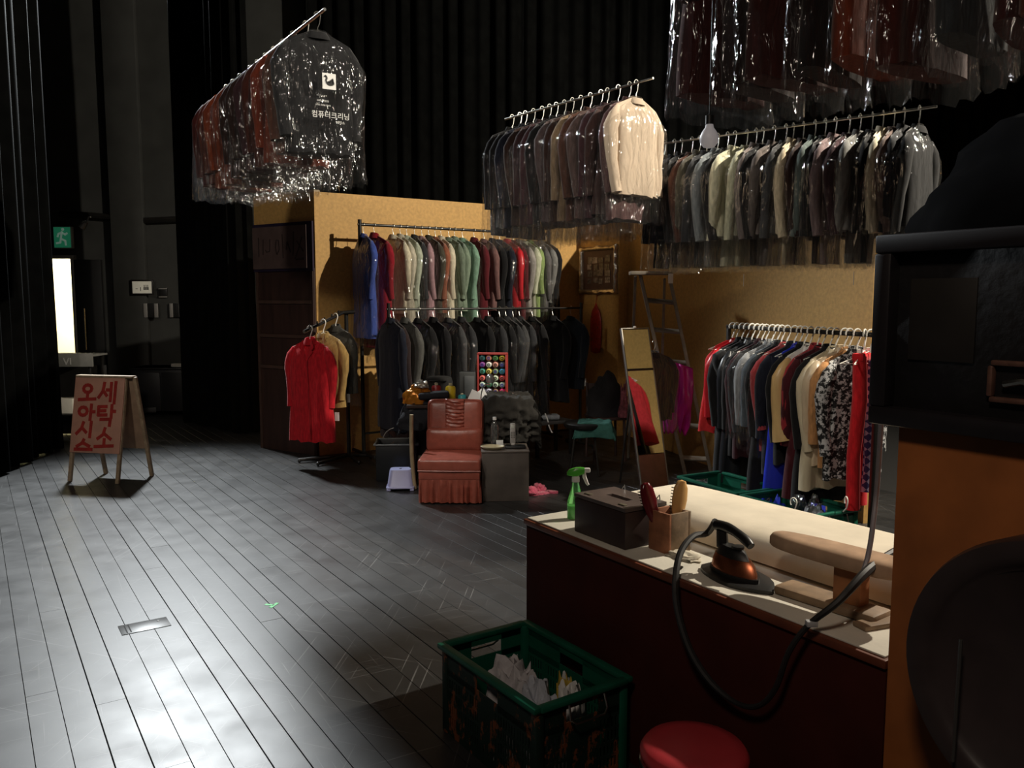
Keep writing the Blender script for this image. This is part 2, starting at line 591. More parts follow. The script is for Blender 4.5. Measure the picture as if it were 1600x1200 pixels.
# door leaf (black, closed half) with bar handle
e0, e1 = AT(124, 500, YB).x, AT(166, 500, YB).x
dz = AT(140, 406, YB).z
d1 = thing('door_1', 'black door leaf with a long pull handle beside the bright doorway', 'door', ((e0 + e1) / 2, YB - 0.06, 0))
d1['kind'] = 'structure'
del d1['category']
MB().box((0, 0, dz / 2), (e1 - e0, 0.06, dz), 0.006).build('leaf', mat('door_black', (0.008, 0.008, 0.008), 0.5, var=0.1), d1)
hx = AT(141, 500, YB).x - (e0 + e1) / 2
z0, z1 = AT(141, 545, YB).z, AT(141, 482, YB).z
MB().tube([(hx - 0.03, -0.02, z1 + 0.03), (hx, -0.1, z1), (hx, -0.1, (z0 + z1) / 2), (hx, -0.1, z0), (hx - 0.03, -0.02, z0 - 0.03)], 0.014, 8).build('handle', chrome, d1)
fm = MB()
fm.box((dr + 0.01, YB - 0.02, dtop / 2), (0.05, 0.14, dtop), 0.004)
fm.box(((dl + dr) / 2, YB - 0.02, dtop + 0.02), (dr - dl + 0.07, 0.14, 0.05), 0.004)
struct(fm.build('trim_2', mat('door_frame_grey', (0.25, 0.24, 0.22), 0.4, 0.3, var=0.05)), 'grey metal frame of the bright doorway')
# conduit high on the wall
za = AT(200, 342, YB).z
struct(MB().tube([(AT(98, 338, YB).x, YB - 0.06, za + 0.06), (AT(140, 338, YB).x, YB - 0.06, za + 0.05), (AT(230, 344, YB).x, YB - 0.06, za - 0.03), (AT(310, 344, YB).x, YB - 0.06, za)], 0.045, 8).build('trim_3', blackmetal), 'black conduit running along the back wall')


# ---- curtains
def curtain(name, label, A, B, h, folds, amp, seed=0, z0=0.02):
    A, B = Vector(A), Vector(B)
    d = B - A
    L_ = d.length
    t = d.normalized()
    nrm = Vector((t.y, -t.x, 0))
    N = folds * 8
    rnd = random.Random(seed)
    offs = [rnd.uniform(0.5, 1.3) for _ in range(folds + 2)]
    front, back = [], []
    for i in range(N + 1):
        s = i / N
        a = offs[int(s * folds)]
        y = amp * a * math.sin(2 * math.pi * s * folds) + amp * 0.5 * math.sin(2 * math.pi * s * folds * 0.37 + seed)
        front.append((s, y))
    mb = MB()
    rings = []
    for z, k in ((z0, 1.25), (h * 0.3, 1.05), (h * 0.7, 0.95), (h, 0.8)):
        f = [A + d * s + nrm * y * k + Vector((0, 0, z)) for s, y in front]
        b = [A + d * s + nrm * (y * k - 0.025) + Vector((0, 0, z)) for s, y in reversed(front)]
        rings.append(f + b)
    mb.loft(rings)
    o = mb.build(name, black_velour, ang=80)
    return tag(o, label, 'curtain')


cl = curtain('stage_curtain', 'black leg curtain at the left edge beside the bright doorway', (-4.60, 6.2, 0), (-5.02, 9.2, 0), 7.1, 12, 0.045, 1)
curtain('stage_curtain', 'black pleated leg curtain beside the dark brown booth panel', (-4.40, 11.1, 0), (-3.18, 10.05, 0), 7.1, 11, 0.06, 5)
curtain('stage_curtain', 'wide black pleated back curtain behind the ochre booth', (-2.9, 12.1, 0), (7.2, 12.0, 0), 7.1, 46, 0.06, 9)

# ---- ochre booth
K = Vector((-2.03, 8.68, 0))
LW = Vector((-2.815, 9.214, 0))
HB = 2.745
JB = K + QD * 3.45


def slab(A, B, h, th, z0=0.0, side=1):
    """vertical board from A to B; thickness goes to the left of A->B (times side)"""
    A, B = Vector(A), Vector(B)
    t = (B - A).normalized()
    n = Vector((-t.y, t.x, 0)) * th * side
    mb = MB()
    mb.loft([[A + Vector((0, 0, z)), B + Vector((0, 0, z)), B + n + Vector((0, 0, z)), A + n + Vector((0, 0, z))] for z in (z0, z0 + h)])
    return mb


struct(slab(K, JB, HB, 0.08).build('wall_booth_back', ochre, smooth=False), 'lit ochre board wall behind the two clothes rails')
wl = slab(LW, K, HB, 0.08).build('wall_booth_left', ochre, smooth=False)
struct(wl, 'shaded ochre booth side with dark brown panels')
u = (K - LW).normalized()
nl = Vector((u.y, -u.x, 0))     # outward
Lw = (K - LW).length


def onleft(s0, s1, z0, z1, out, th, name, m, **kw):
    A, B = LW + u * s0 + nl * out, LW + u * s1 + nl * out
    o = slab(A, B, z1 - z0, th, z0, side=-1).build(name, m, wl, smooth=False, **kw)
    return o


zb = lambda v: AT(455, v, 8.95).z
onleft(0.02, Lw - 0.01, 0.0, zb(420), 0.0, 0.02, 'panel', dark_wood)
for v in (472, 525, 574):
    onleft(0.05, Lw - 0.04, zb(v + 2.5), zb(v - 2.5), 0.02, 0.018, 'rail', mat('brown_rail', (0.07, 0.04, 0.03), 0.55, var=0.2))
onleft(0.04, 0.075, 0.0, zb(422), 0.02, 0.014, 'stile', mat('brown_rail', (0, 0, 0)))
onleft(Lw - 0.05, Lw - 0.015, 0.0, zb(350), 0.02, 0.014, 'stile', dark_wood)
onleft(0.02, Lw - 0.0, zb(424), zb(349), 0.02, 0.02, 'board_backing', mat('purple_black_edge', (0.02, 0.012, 0.035), 0.5, var=0.1))
bd = onleft(0.03, Lw - 0.075, zb(420), zb(354), 0.042, 0.012, 'sign_board', mat('brown_sign_board', (0.10, 0.065, 0.058), 0.6, var=0.2, scale=8), label='faded brown board with dark brushed strokes')
Mb = Matrix.Translation(LW + u * 0.03 + nl * 0.057 + Vector((0, 0, zb(420)))) @ Matrix(((u.x, 0, nl.x, 0), (u.y, 0, nl.y, 0), (0, 1, 0, 0), (0, 0, 0, 1)))
bw, bh = Lw - 0.105, zb(354) - zb(420)
st = [[(.12, .3), (.12, .75)], [(.2, .35), (.21, .7)], [(.25, .45), (.27, .4), (.33, .42), (.34, .7)],
      [(.46, .35), (.44, .5), (.46, .68), (.5, .66), (.51, .45), (.47, .34)], [(.58, .25), (.57, .8)],
      [(.66, .62), (.64, .45)], [(.66, .62), (.72, .38)], [(.78, .85), (.77, .4), (.76, .3)], [(.93, .72), (.86, .42), (.8, .22)], [(.84, .62), (.95, .38)], [(.82, .2), (.97, .21)]]
strokes([[(x * bw, y * bh) for x, y in l] for l in st], 0.012, 0.003, Mb).build('lettering', mat('faded_black_ink', (0.035, 0.022, 0.02), 0.7, var=0.2), wl, smooth=False)
# short return wall with its bright end, and the nook wall behind the ladder
RB = JB - PD * 0.75
o = slab(RB, JB, HB, 0.17, side=-1).build('wall_booth_return', ochre, smooth=False)
struct(o, 'short ochre return wall that carries the silver picture frame')
NA = RB + QD * 0.17 + PD * 0.08
NBv = NA + Vector((1.75, -5.85, 0)) * 0.70
struct(slab(NA, NBv, 2.745, 0.08).build('wall_booth_right', ochre, smooth=False), 'ochre board wall behind the ladder and the low clothes rail')
# backing blackness behind the nook
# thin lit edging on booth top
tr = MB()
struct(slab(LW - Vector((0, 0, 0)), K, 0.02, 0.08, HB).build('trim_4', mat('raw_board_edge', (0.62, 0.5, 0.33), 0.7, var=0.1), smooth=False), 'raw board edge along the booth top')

# ================================================================== CLOTHES
def sm(a, b, x):
    t = max(0, min(1, (x - a) / (b - a)))
    return t * t * (3 - 2 * t)


def sup(th, e=0.75):
    c, s = math.cos(th), math.sin(th)
    return math.copysign(abs(c) ** e, c), math.copysign(abs(s) ** e, s)


_cache = {}


def body_mesh(kind, var, L):
    """hanging garment body: origin at the rail, x along the rail, y across the shoulders, z up"""
    key = ('body', kind, var, L)
    if key in _cache:
        return _cache[key]
    rnd = random.Random(len(kind) * 131 + var * 17)
    n, m = 32, 14
    p1, p2, k1 = rnd.uniform(0, 6), rnd.uniform(0, 6), rnd.choice([2, 3, 4])
    sh = {'dress': 0.15, 'robe': 0.2, 'shirt': 0.19}.get(kind, 0.205)
    hem = {'dress': 0.27, 'coat': 0.255, 'robe': 0.26, 'shirt': 0.2}.get(kind, 0.215)
    th = {'dress': 0.05, 'coat': 0.062, 'shirt': 0.04}.get(kind, 0.055)
    rings = []
    for k in range(m + 1):
        s = k / m
        s = s ** 1.25
        wv = sh + (0.22 - sh) * sm(0, 0.12, s) - 0.02 * math.sin(math.pi * sm(0.1, 0.9, s)) + (hem - 0.215) * s
        tv = 0.010 + (th - 0.010) * sm(0, 0.16, s)
        drop = 0.42 * (1 - sm(0.0, 0.4, s))
        ring = []
        for i in range(n):
            a = 2 * math.pi * i / n
            cy, sx = sup(a, 0.7)
            y = wv * cy
            x = tv * sx
            f = math.sin(k1 * 2.2 * cy * 2 + p1 + s * 1.5) * 0.5 + 0.5 * math.sin(5.3 * cy * 2 + p2)
            x += 0.016 * s * f * (1 if sx >= 0 else 0.6) + 0.006 * math.sin(7 * s + p2)
            z = -0.105 - s * (L - 0.0) - drop * max(0, abs(y) - 0.05) * (1 - s) - (0.012 * f * s)
            ring.append(Vector((x, y, z)))
        rings.append(ring)
    _cache[key] = MB().loft(rings).mesh('garment_body', 75)
    return _cache[key]


def sleeve_mesh(kind, var, sgn, L):
    key = ('slv', kind, var, sgn, L)
    if key in _cache:
        return _cache[key]
    rnd = random.Random(var * 7 + (3 if sgn > 0 else 1))
    ln = {'shirt': 0.52, 'tee': 0.2, 'robe': 0.55}.get(kind, 0.58)
    fx = rnd.uniform(-0.03, 0.03)
    y0 = 0.185
    pts, rs = [], []
    for k in range(9):
        s = k / 8
        y = y0 + 0.055 * sm(0, 0.3, s) - 0.02 * sm(0.5, 1, s) + rnd.uniform(-0.004, 0.004)
        pts.append(Vector((fx * s * s + 0.012 * math.sin(4 * s + var), sgn * y, -0.175 - ln * s)))
        rs.append((0.018 + 0.030 * sm(0, 0.14, s) + 0.012 * math.sin(math.pi * min(1, s * 1.6)) - 0.006 * s) * (1.0 if kind != 'robe' else 1 + 1.2 * s * s))
    mb = MB()
    mb.tube(pts, rs, 12, flat=0.75)
    _cache[key] = mb.mesh('sleeve', 70)
    return _cache[key]


def collar_mesh(tall):
    key = ('col', tall)
    if key in _cache:
        return _cache[key]
    rings = []
    for r, z in ((0.045, -0.130), (0.040, -0.100 + tall), (0.047, -0.097 + tall), (0.062, -0.122), (0.068, -0.142)):
        rings.append([Vector((0.75 * r * math.sin(a), 1.15 * r * math.cos(a), z - 0.012 * math.sin(a))) for a in (2 * math.pi * i / 16 for i in range(16))])
    _cache[key] = MB().loft(rings, False, False).mesh('collar', 60)
    return _cache[key]


def hook_mesh(kind):
    key = ('hook', kind)
    if key in _cache:
        return _cache[key]
    mb = MB()
    r = 0.021 if kind != 'white' else 0.031
    arc = [Vector((0, r * math.cos(a), r * math.sin(a) + 0.0)) for a in (R(200) - R(230) * i / 8 for i in range(9))]
    pts = arc + [Vector((0, 0.012, -0.05)), Vector((0, 0.0, -0.075)), Vector((0, 0, -0.11))]
    mb.tube(pts, 0.0032 if kind != 'white' else 0.0055, 6)
    mb.tube([(0, 0, -0.10), (0, -0.205, -0.175)], 0.004, 6)
    mb.tube([(0, 0, -0.10), (0, 0.205, -0.175)], 0.004, 6)
    mb.tube([(0, -0.205, -0.175), (0, 0.205, -0.175)], 0.003, 6)
    _cache[key] = mb.mesh('hanger', 60)
    return _cache[key]


def bag_mesh(var, L):
    key = ('bag', var, L)
    if key in _cache:
        return _cache[key]
    rnd = random.Random(100 + var)
    n, m = 40, 20
    rings = []
    off = Vector((var * 5.1, var * 2.7, 0))
    for k in range(m + 1):
        s = k / m
        wv = 0.05 + 0.175 * sm(0, 0.05, s) + 0.075 * sm(0.04, 0.25, s) + 0.01 * math.sin(5 * s + var)
        tv = 0.018 + 0.062 * sm(0.0, 0.2, s) + 0.01 * sm(0.7, 1, s)
        drop = 0.44 * (1 - sm(0.0, 0.35, s))
        ring = []
        for i in range(n):
            a = 2 * math.pi * i / n
            cy, sx = sup(a, 0.7)
            q = Vector((cy * 3, sx * 1.5, s * 5)) + off
            w1 = noise.noise(q) * 0.02 + noise.noise(q * 2.7) * 0.012
            y = wv * cy * (1 + 0.6 * w1)
            x = tv * sx + w1 * (0.4 + s * 0.9)
            z = -0.092 - s * L - drop * max(0, abs(y) - 0.04) * (1 - s)
            if k == m:
                z += rnd.uniform(-0.02, 0.02) + 0.03 * noise.noise(Vector((cy * 2, sx, var)))
            ring.append(Vector((x, y, z)))
        rings.append(ring)
    _cache[key] = MB().loft(rings, True, False).mesh('plastic_cover', 100)
    return _cache[key]


def trousers_mesh(var, L):
    key = ('tr', var, L)
    if key in _cache:
        return _cache[key]
    rings = []
    for k in range(8):
        s = k / 7
        rings.append([Vector(((0.028 + 0.008 * math.sin(3 * s + var)) * sup(a)[1], (0.115 + 0.012 * s) * sup(a)[0] + 0.01 * math.sin(4 * s + var), -0.55 - (L - 0.55) * s)) for a in (2 * math.pi * i / 16 for i in range(16))])
    _cache[key] = MB().loft(rings).mesh('trousers', 70)
    return _cache[key]


def lapel_mesh(L):
    key = ('lap', L)
    if key in _cache:
        return _cache[key]
    mb = MB()
    for sgn in (-1, 1):
        poly = [(sgn * 0.05, -0.10), (sgn * 0.012, -0.30), (sgn * 0.075, -0.215), (sgn * 0.06, -0.20), (sgn * 0.085, -0.175)]
        a = [Vector((0.042 + 0.02 * min(1, (-0.1 - z) / 0.1), y, z)) for y, z in poly]
        b = [p + Vector((0.007, 0, 0)) for p in a]
        mb.loft([a, b])
    _cache[key] = mb.mesh('lapel', 30)
    return _cache[key]


def placket_mesh(L):
    key = ('plk', L)
    if key in _cache:
        return _cache[key]
    mb = MB()
    pts = []
    for k in range(8):
        s = k / 7
        pts.append((0.066 + 0.012 * s, 0.01 + 0.03 * s, -0.30 - (L - 0.22) * s))
    mb.tube(pts, 0.007, 6, flat=0.6)
    _cache[key] = mb.mesh('front_opening', 60)
    return _cache[key]


TAG = MB().box((0, 0, -0.05), (0.002, 0.045, 0.085), 0).mesh('price_tag', smooth=False)
ORD = ['first', 'second', 'third', 'fourth', 'fifth', 'sixth', 'seventh', 'eighth', 'ninth', 'tenth', 'eleventh', 'twelfth', 'thirteenth',
       'fourteenth', 'fifteenth', 'sixteenth', 'seventeenth', 'eighteenth', 'nineteenth', 'twentieth', 'twenty-first', 'twenty-second',
       'twenty-third', 'twenty-fourth', 'twenty-fifth', 'twenty-sixth', 'twenty-seventh', 'twenty-eighth']
_gi = 0


def garment(loc, rz, label, cat, kind, col, L, bag=None, hook='wire', group=None, fabric=None, front=0, tagpos=None, slv=True,
            trousers=None, slvcol=None, lapels=False, sc=1.0, name=None, collar=True):
    global _gi
    _gi += 1
    var = _gi % 4
    fabric = fabric or wool
    t = thing(name or cat.replace(' ', '_'), label, cat, loc, rz, group)
    t.scale = (sc, sc, sc)
    link('hanger', hook_mesh(hook), {'wire': metal_wire, 'white': white_wire, 'black': blackmetal}[hook], t)
    if kind == 'scarf':
        MB().tube([(0, 0.03, -0.16), (0.01, 0.03, -0.5), (-0.01, 0.04, -0.8), (0, 0.03, -0.13 - L)], [0.04, 0.055, 0.05, 0.055], 12, flat=0.5).build('knit_body', fabric, t, col, ang=70)
        return t
    if kind == 'pants':
        for y in (-0.09, 0.075):
            mb = MB()
            mb.tube([(0, y, -0.13), (0.01, y, -0.4), (-0.01, y - 0.01, -0.75), (0, y - 0.015, -0.13 - L)], [0.05, 0.055, 0.05, 0.052], 12, flat=0.8)
            mb.build('trouser_leg', fabric, t, col, ang=70)
        MB().box((0, -0.005, -0.135), (0.07, 0.27, 0.05), 0.012).build('waistband', fabric, t, col)
        for y in (-0.1, 0.1):
            MB().box((0, y, -0.115), (0.03, 0.025, 0.06), 0.006).build('clip', white_wire, t)
        return t
    link('body', body_mesh(kind, var, L), fabric, t, col)
    if slv:
        for sgn in (-1, 1):
            link('sleeve', sleeve_mesh(kind if slv is True else slv, var, sgn, L), fabric, t, slvcol or col)
    if collar:
        link('collar', collar_mesh(0.0 if var % 2 else 0.012), fabric, t, tuple(c * 0.85 for c in col))
    if lapels:
        lp = link('lapel', lapel_mesh(L), fabric, t, tuple(c * 0.9 for c in col))
        pk = link('front_opening', placket_mesh(L), fabric, t, tuple(c * 0.5 for c in col))
    if trousers:
        link('trousers', trousers_mesh(var, trousers), fabric, t, col)
    if bag:
        b = link('plastic_cover', bag_mesh(_gi % 6, bag), film, t)
    if tagpos:
        g = link('price_tag', TAG, white_paper, t)
        g.location = tagpos
        g.rotation_euler = (0, 0, R(20))
    return t


def rail_row(A, B, specs, phrase, group, twist=6, side='left', m0=0.03, m1=0.03, seed=0, sc=1.0, pos=None):
    """specs: dicts left to right in the photograph; A is the left end of the rail"""
    A, B = Vector(A), Vector(B)
    d = B - A
    rz = math.atan2(d.y, d.x)
    rnd = random.Random(seed)
    n = len(specs)
    out = []
    for i, s in enumerate(specs):
        s = dict(s)
        t = pos[i] if pos else m0 + (1 - m0 - m1) * (i + rnd.uniform(-0.18, 0.18)) / max(1, n - 1)
        p = A + d * max(0.01, min(0.99, t))
        if i == 0:
            o_ = 'leftmost'
        elif i == n - 1:
            o_ = 'rightmost'
        elif i < n / 2 or n < 6:
            o_ = ORD[i] + ' from the left'
        else:
            o_ = ORD[n - 1 - i] + ' from the right'
        desc = s.pop('d')
        cat = s.pop('cat')
        tw = s.pop('tw', rnd.uniform(-twist, twist))
        s.setdefault('sc', sc)
        out.append(garment(p, rz + R(tw), f'{desc} {o_} on the {phrase}', cat, group=group, **s))
    return out


def post_mb(p0, p1, r=0.016):
    return MB().tube([p0, p1], r, 10)


# colours
BK = (0.010, 0.010, 0.011); NV = (0.012, 0.014, 0.024); CH = (0.030, 0.031, 0.034); DG = (0.055, 0.056, 0.058); MG = (0.14, 0.145, 0.15)
OL = (0.06, 0.055, 0.04); DB = (0.028, 0.014, 0.011); BR = (0.07, 0.03, 0.02); PL = (0.045, 0.02, 0.024); MR = (0.10, 0.013, 0.018)
RU = (0.20, 0.042, 0.016); TN = (0.35, 0.23, 0.11); BG = (0.62, 0.50, 0.38); CR = (0.62, 0.56, 0.42); GG = (0.15, 0.19, 0.14); MT = (0.20, 0.34, 0.25)
RD = (0.55, 0.016, 0.026); CRM = (0.26, 0.012, 0.022); BL = (0.05, 0.085, 0.32); MV = (0.36, 0.22, 0.24); WH = (0.72, 0.71, 0.68); RB_ = (0.02, 0.04, 0.55)


def S(d, cat, kind, col, L, **kw):
    return dict(d=d, cat=cat, kind=kind, col=col, L=L, **kw)


# ---- tall rear rail (against the lit ochre wall)
FA, FB = AT(562, 350, 8.6), AT(857, 367, 9.9)
zf = 2.405
FA.z = FB.z = zf
t = thing('garment_rack', 'tall black clothes rack standing against the lit ochre wall', 'clothes rack', (FA.x, FA.y, 0), ANG_Q)
Lf = (FB - FA).length
MB().tube([(-0.02, 0, zf), (Lf + 0.02, 0, zf)], 0.015, 10).build('rail', blackmetal, t)
for x in (0, Lf):
    MB().tube([(x, 0, 0.05), (x, 0, zf + 0.05)], 0.020, 10).build('post', blackmetal, t)
    MB().tube([(x, -0.28, 0.04), (x, 0.28, 0.04)], 0.018, 8).build('foot', blackmetal, t)
MB().tube([(0, 0, 0.25), (Lf, 0, 0.25)], 0.012, 8).build('brace', blackmetal, t)
Fs = [S('blue coat under plastic', 'coat', 'coat', BL, 1.05, bag=1.15), S('crimson coat under printed plastic', 'coat', 'coat', CRM, 1.15, bag=1.25, tw=14),
      S('cream jacket under plastic', 'jacket', 'jacket', CR, 0.8, bag=1.0, tw=10), S('pale cream coat under plastic', 'coat', 'coat', (0.5, 0.46, 0.36), 0.9, bag=1.0),
      S('pale sage jacket under plastic', 'jacket', 'jacket', (0.42, 0.46, 0.36), 0.78, bag=1.0), S('charcoal jacket under plastic', 'jacket', 'jacket', CH, 0.85, bag=1.0),
      S('mauve coat under plastic', 'coat', 'coat', MV, 0.9, bag=1.0), S('dark olive jacket under plastic', 'jacket', 'jacket', OL, 0.8, bag=1.0),
      S('rust brown jacket under plastic', 'jacket', 'jacket', (0.26, 0.09, 0.05), 0.8, bag=1.0), S('cream coat under plastic', 'coat', 'coat', CR, 0.85, bag=1.0, trousers=1.0),
      S('grey green jacket', 'jacket', 'jacket', GG, 0.78), S('sage green suit', 'suit', 'jacket', (0.20, 0.26, 0.19), 0.78, trousers=1.0),
      S('mint green dress under plastic', 'dress', 'coat', MT, 0.9, bag=1.0), S('dark maroon coat', 'coat', 'coat', MR, 1.0),
      S('dusky brown jacket', 'jacket', 'jacket', (0.17, 0.09, 0.085), 0.78, trousers=1.0), S('black coat', 'coat', 'coat', BK, 0.95), S('black jacket under plastic', 'jacket', 'jacket', NV, 0.9, bag=1.0),
      S('shiny red dress under plastic', 'dress', 'jacket', RD, 0.75, bag=0.95, fabric=satin), S('maroon jacket under plastic', 'jacket', 'jacket', MR, 0.9, bag=0.95),
      S('ash grey jacket under plastic', 'jacket', 'jacket', (0.3, 0.28, 0.26), 0.8, bag=1.0), S('ivory and green blouse', 'blouse', 'shirt', (0.5, 0.52, 0.38), 0.85),
      S('leaf green blouse under plastic', 'blouse', 'shirt', (0.24, 0.33, 0.12), 0.85, bag=1.0), S('smoky grey jacket under loose plastic', 'jacket', 'jacket', (0.12, 0.115, 0.115), 0.8, bag=1.1),
      S('grey blouse under loose plastic', 'blouse', 'shirt', (0.2, 0.2, 0.19), 0.7, bag=1.1), S('black garment bag', 'coat', 'coat', BK, 0.95)]
pf = []
pxs = [571, 588, 617, 628, 638, 650, 661, 672, 682, 691, 703, 712, 724, 742, 757, 770, 781, 793, 802, 811, 820, 828, 836, 845, 853]
for x in pxs:
    # rail parameter for a pixel column
    k = (x - 800) / FOC
    d = FB - FA
    pf.append((k * FA.y - FA.x) / (d.x - k * d.y))
fo = rail_row(FA, FB, Fs, 'tall rear rack', 'clothes on the tall rear rack', pos=pf, seed=3, twist=5)
# printed lines on the crimson coat's bag
cr = fo[1]
ink = mat('white_bag_print', (0.75, 0.75, 0.72), 0.6, var=0.1)
BAGX = 0.114


def bag_text(parent, body, size, y, z, x=BAGX, sy=1.0, name='bag_lettering'):
    me = text_mesh(body, size)
    o = link(name, me, ink, parent)
    o.matrix_local = Matrix.Translation((x, y, z)) @ Matrix(((0, 0, 1, 0), (sy, 0, 0, 0), (0, 1, 0, 0), (0, 0, 0, 1)))
    return o


# ---- lower front rail
GA, GB = AT(607, 478, 8.0), AT(905, 487, 9.3)
GA.z = GB.z = 1.55
t = thing('garment_rack', 'lower black clothes rack in front of the tall one, hung with dark coats', 'clothes rack', (GA.x, GA.y, 0), ANG_Q)
Lg = (GB - GA).length
zg = 1.55
MB().tube([(-0.02, 0, zg), (Lg + 0.02, 0, zg)], 0.011, 10).build('rail', blackmetal, t)
for x in (0, Lg):
    MB().tube([(x, 0, 0.05), (x, 0, zg + 0.06)], 0.017, 10).build('post', blackmetal, t)
    MB().tube([(x, -0.26, 0.04), (x, 0.26, 0.04)], 0.016, 8).build('foot', blackmetal, t)
    for y in (-0.24, 0.24):
        MB().lathe([(0.022, -0.012), (0.026, -0.006), (0.026, 0.006), (0.022, 0.012)], 12, T((x, y, 0.026), ry=R(90))).build('caster', black_plastic, t)
MB().tube([(0, 0, 0.2), (Lg, 0, 0.2)], 0.012, 8).build('brace', blackmetal, t)
pg = [600, 616, 634, 655, 678, 702, 722, 747, 764, 781, 791, 802, 812, 832, 864, 892]
pgs = []
for x in pg:
    k = (x - 800) / FOC
    d = GB - GA
    pgs.append((k * GA.y - GA.x) / (d.x - k * d.y))
Gs = [S('long blue black coat with a ring clasp', 'coat', 'coat', NV, 1.05), S('long brown black overcoat', 'coat', 'coat', (0.026, 0.016, 0.016), 1.15),
      S('grey olive overcoat', 'coat', 'coat', (0.085, 0.085, 0.078), 0.9), S('black coat under plastic', 'coat', 'coat', BK, 1.0, bag=1.1),
      S('black jacket', 'jacket', 'jacket', BK, 0.85), S('dark grey jacket under plastic', 'jacket', 'jacket', DG, 0.85, bag=1.05),
      S('black jacket under plastic', 'jacket', 'jacket', CH, 0.85, bag=1.05), S('plain black jacket', 'jacket', 'jacket', BK, 0.85),
      S('charcoal grey jacket under plastic', 'jacket', 'jacket', CH, 0.85, bag=1.05), S('black suit under plastic', 'suit', 'jacket', BK, 0.85, bag=1.05, trousers=1.05),
      S('charcoal suit under shiny plastic', 'suit', 'jacket', CH, 0.85, bag=1.1, trousers=1.05), S('slate grey jacket under crumpled plastic', 'jacket', 'jacket', DG, 0.85, bag=1.1),
      S('dark slate jacket under plastic', 'jacket', 'jacket', CH, 0.85, bag=1.1), S('long black coat under plastic', 'coat', 'coat', BK, 1.0, bag=1.1),
      S('thick black coat', 'coat', 'coat', (0.008, 0.008, 0.009), 0.9, collar=True), S('navy black jacket with a white tag', 'jacket', 'jacket', (0.012, 0.016, 0.022), 0.78, tagpos=(0.03, -0.2, -0.76))]
go = rail_row(GA, GB, Gs, 'lower front rack', 'dark coats on the lower front rack', pos=pgs, seed=5, twist=6)
MB().tube([Vector((0.072, -0.12 + 0.026 * math.cos(a), -0.25 + 0.026 * math.sin(a))) for a in (2 * math.pi * i / 14 for i in range(14))], 0.005, 6, closed=True).build('clasp', chrome, go[0])

# ---- small stand with slanted arm: red coat, tan coat, grey coat
HA, HBp = AT(478, 517, 7.95), AT(535, 489, 8.42)
t = thing('clothes_stand', 'small black clothes stand with a slanted chrome-tipped arm at the booth corner', 'clothes rack', (HBp.x + 0.03, HBp.y + 0.04, 0))
ho = Vector((HBp.x + 0.03, HBp.y + 0.04, 0))
MB().tube([(0, 0, 0.05), (0, 0, HBp.z)], 0.02, 10).build('post', blackmetal, t)
MB().tube([HA - ho + (HA - HBp) * 0.05, HBp - ho], 0.016, 10).build('arm', mat('worn_black_chrome', (0.12, 0.12, 0.12), 0.25, 0.9, var=0.1), t)
MB().tube([HBp - ho + Vector((-0.05, 0, 0)), HBp - ho + Vector((0.12, 0.03, 0.01))], 0.02, 10).build('crossbar', blackmetal, t)
for k in range(5):
    p = HA.lerp(HBp, 0.1 + 0.2 * k) - ho
    MB().lathe([(0.007, 0), (0.009, 0.01), (0.005, 0.03), (0.0, 0.032)], 8, T(p + Vector((0, 0, 0.012)))).build('peg', blackmetal, t)
for a, ln in ((200, 0.5), (235, 0.42), (20, 0.22), (300, 0.3)):
    e = Vector((math.cos(R(a)) * ln, math.sin(R(a)) * ln, 0.03))
    MB().tube([(0, 0, 0.05), e], 0.018, 8).build('foot', blackmetal, t)
    MB().lathe([(0.02, -0.01), (0.024, 0), (0.02, 0.01)], 10, T((e.x, e.y, 0.024), ry=R(90))).build('caster', black_plastic, t)
dh = HBp - HA
rzh = math.atan2(-dh.y, -dh.x)       # local x points to the viewer
gr = 'coats on the small stand'
garment(HA + dh * 0.10, rzh + R(6), 'bright red coat hanging foremost on the small stand', 'coat', 'coat', RD, 0.98, group=gr, lapels=True, hook='white')
garment(HA + dh * 0.46, rzh, 'tan coat with a paper tag behind the red coat', 'coat', 'coat', (0.36, 0.23, 0.08), 0.72, group=gr, hook='white', tagpos=(0.06, 0.2, -0.86), lapels=True)
garment(HA + dh * 0.80, rzh - R(5), 'dark grey jacket under plastic hanging rearmost on the small stand', 'jacket', 'jacket', (0.06, 0.058, 0.05), 0.66, bag=0.8, group=gr, hook='white', tagpos=(0.07, 0.22, -0.75))


# ---- rails hung from the fly loft
def hung_rail(name_label, A, B, r=0.011, m=metal_wire, wires=(0.12, 0.88)):
    A, B = Vector(A), Vector(B)
    d = B - A
    t = thing('hanging_rail', name_label, 'rail', (A.x, A.y, A.z), math.atan2(d.y, d.x))
    L_ = d.length
    MB().tube([(-0.05, 0, 0), (L_ + 0.05, 0, 0)], r, 10).build('rail', m, t)
    for w_ in wires:
        MB().tube([(L_ * w_, 0, 0), (L_ * w_, 0, 7.2 - A.z)], 0.0018, 6).build('suspension_wire', black_velour, t)
    return t


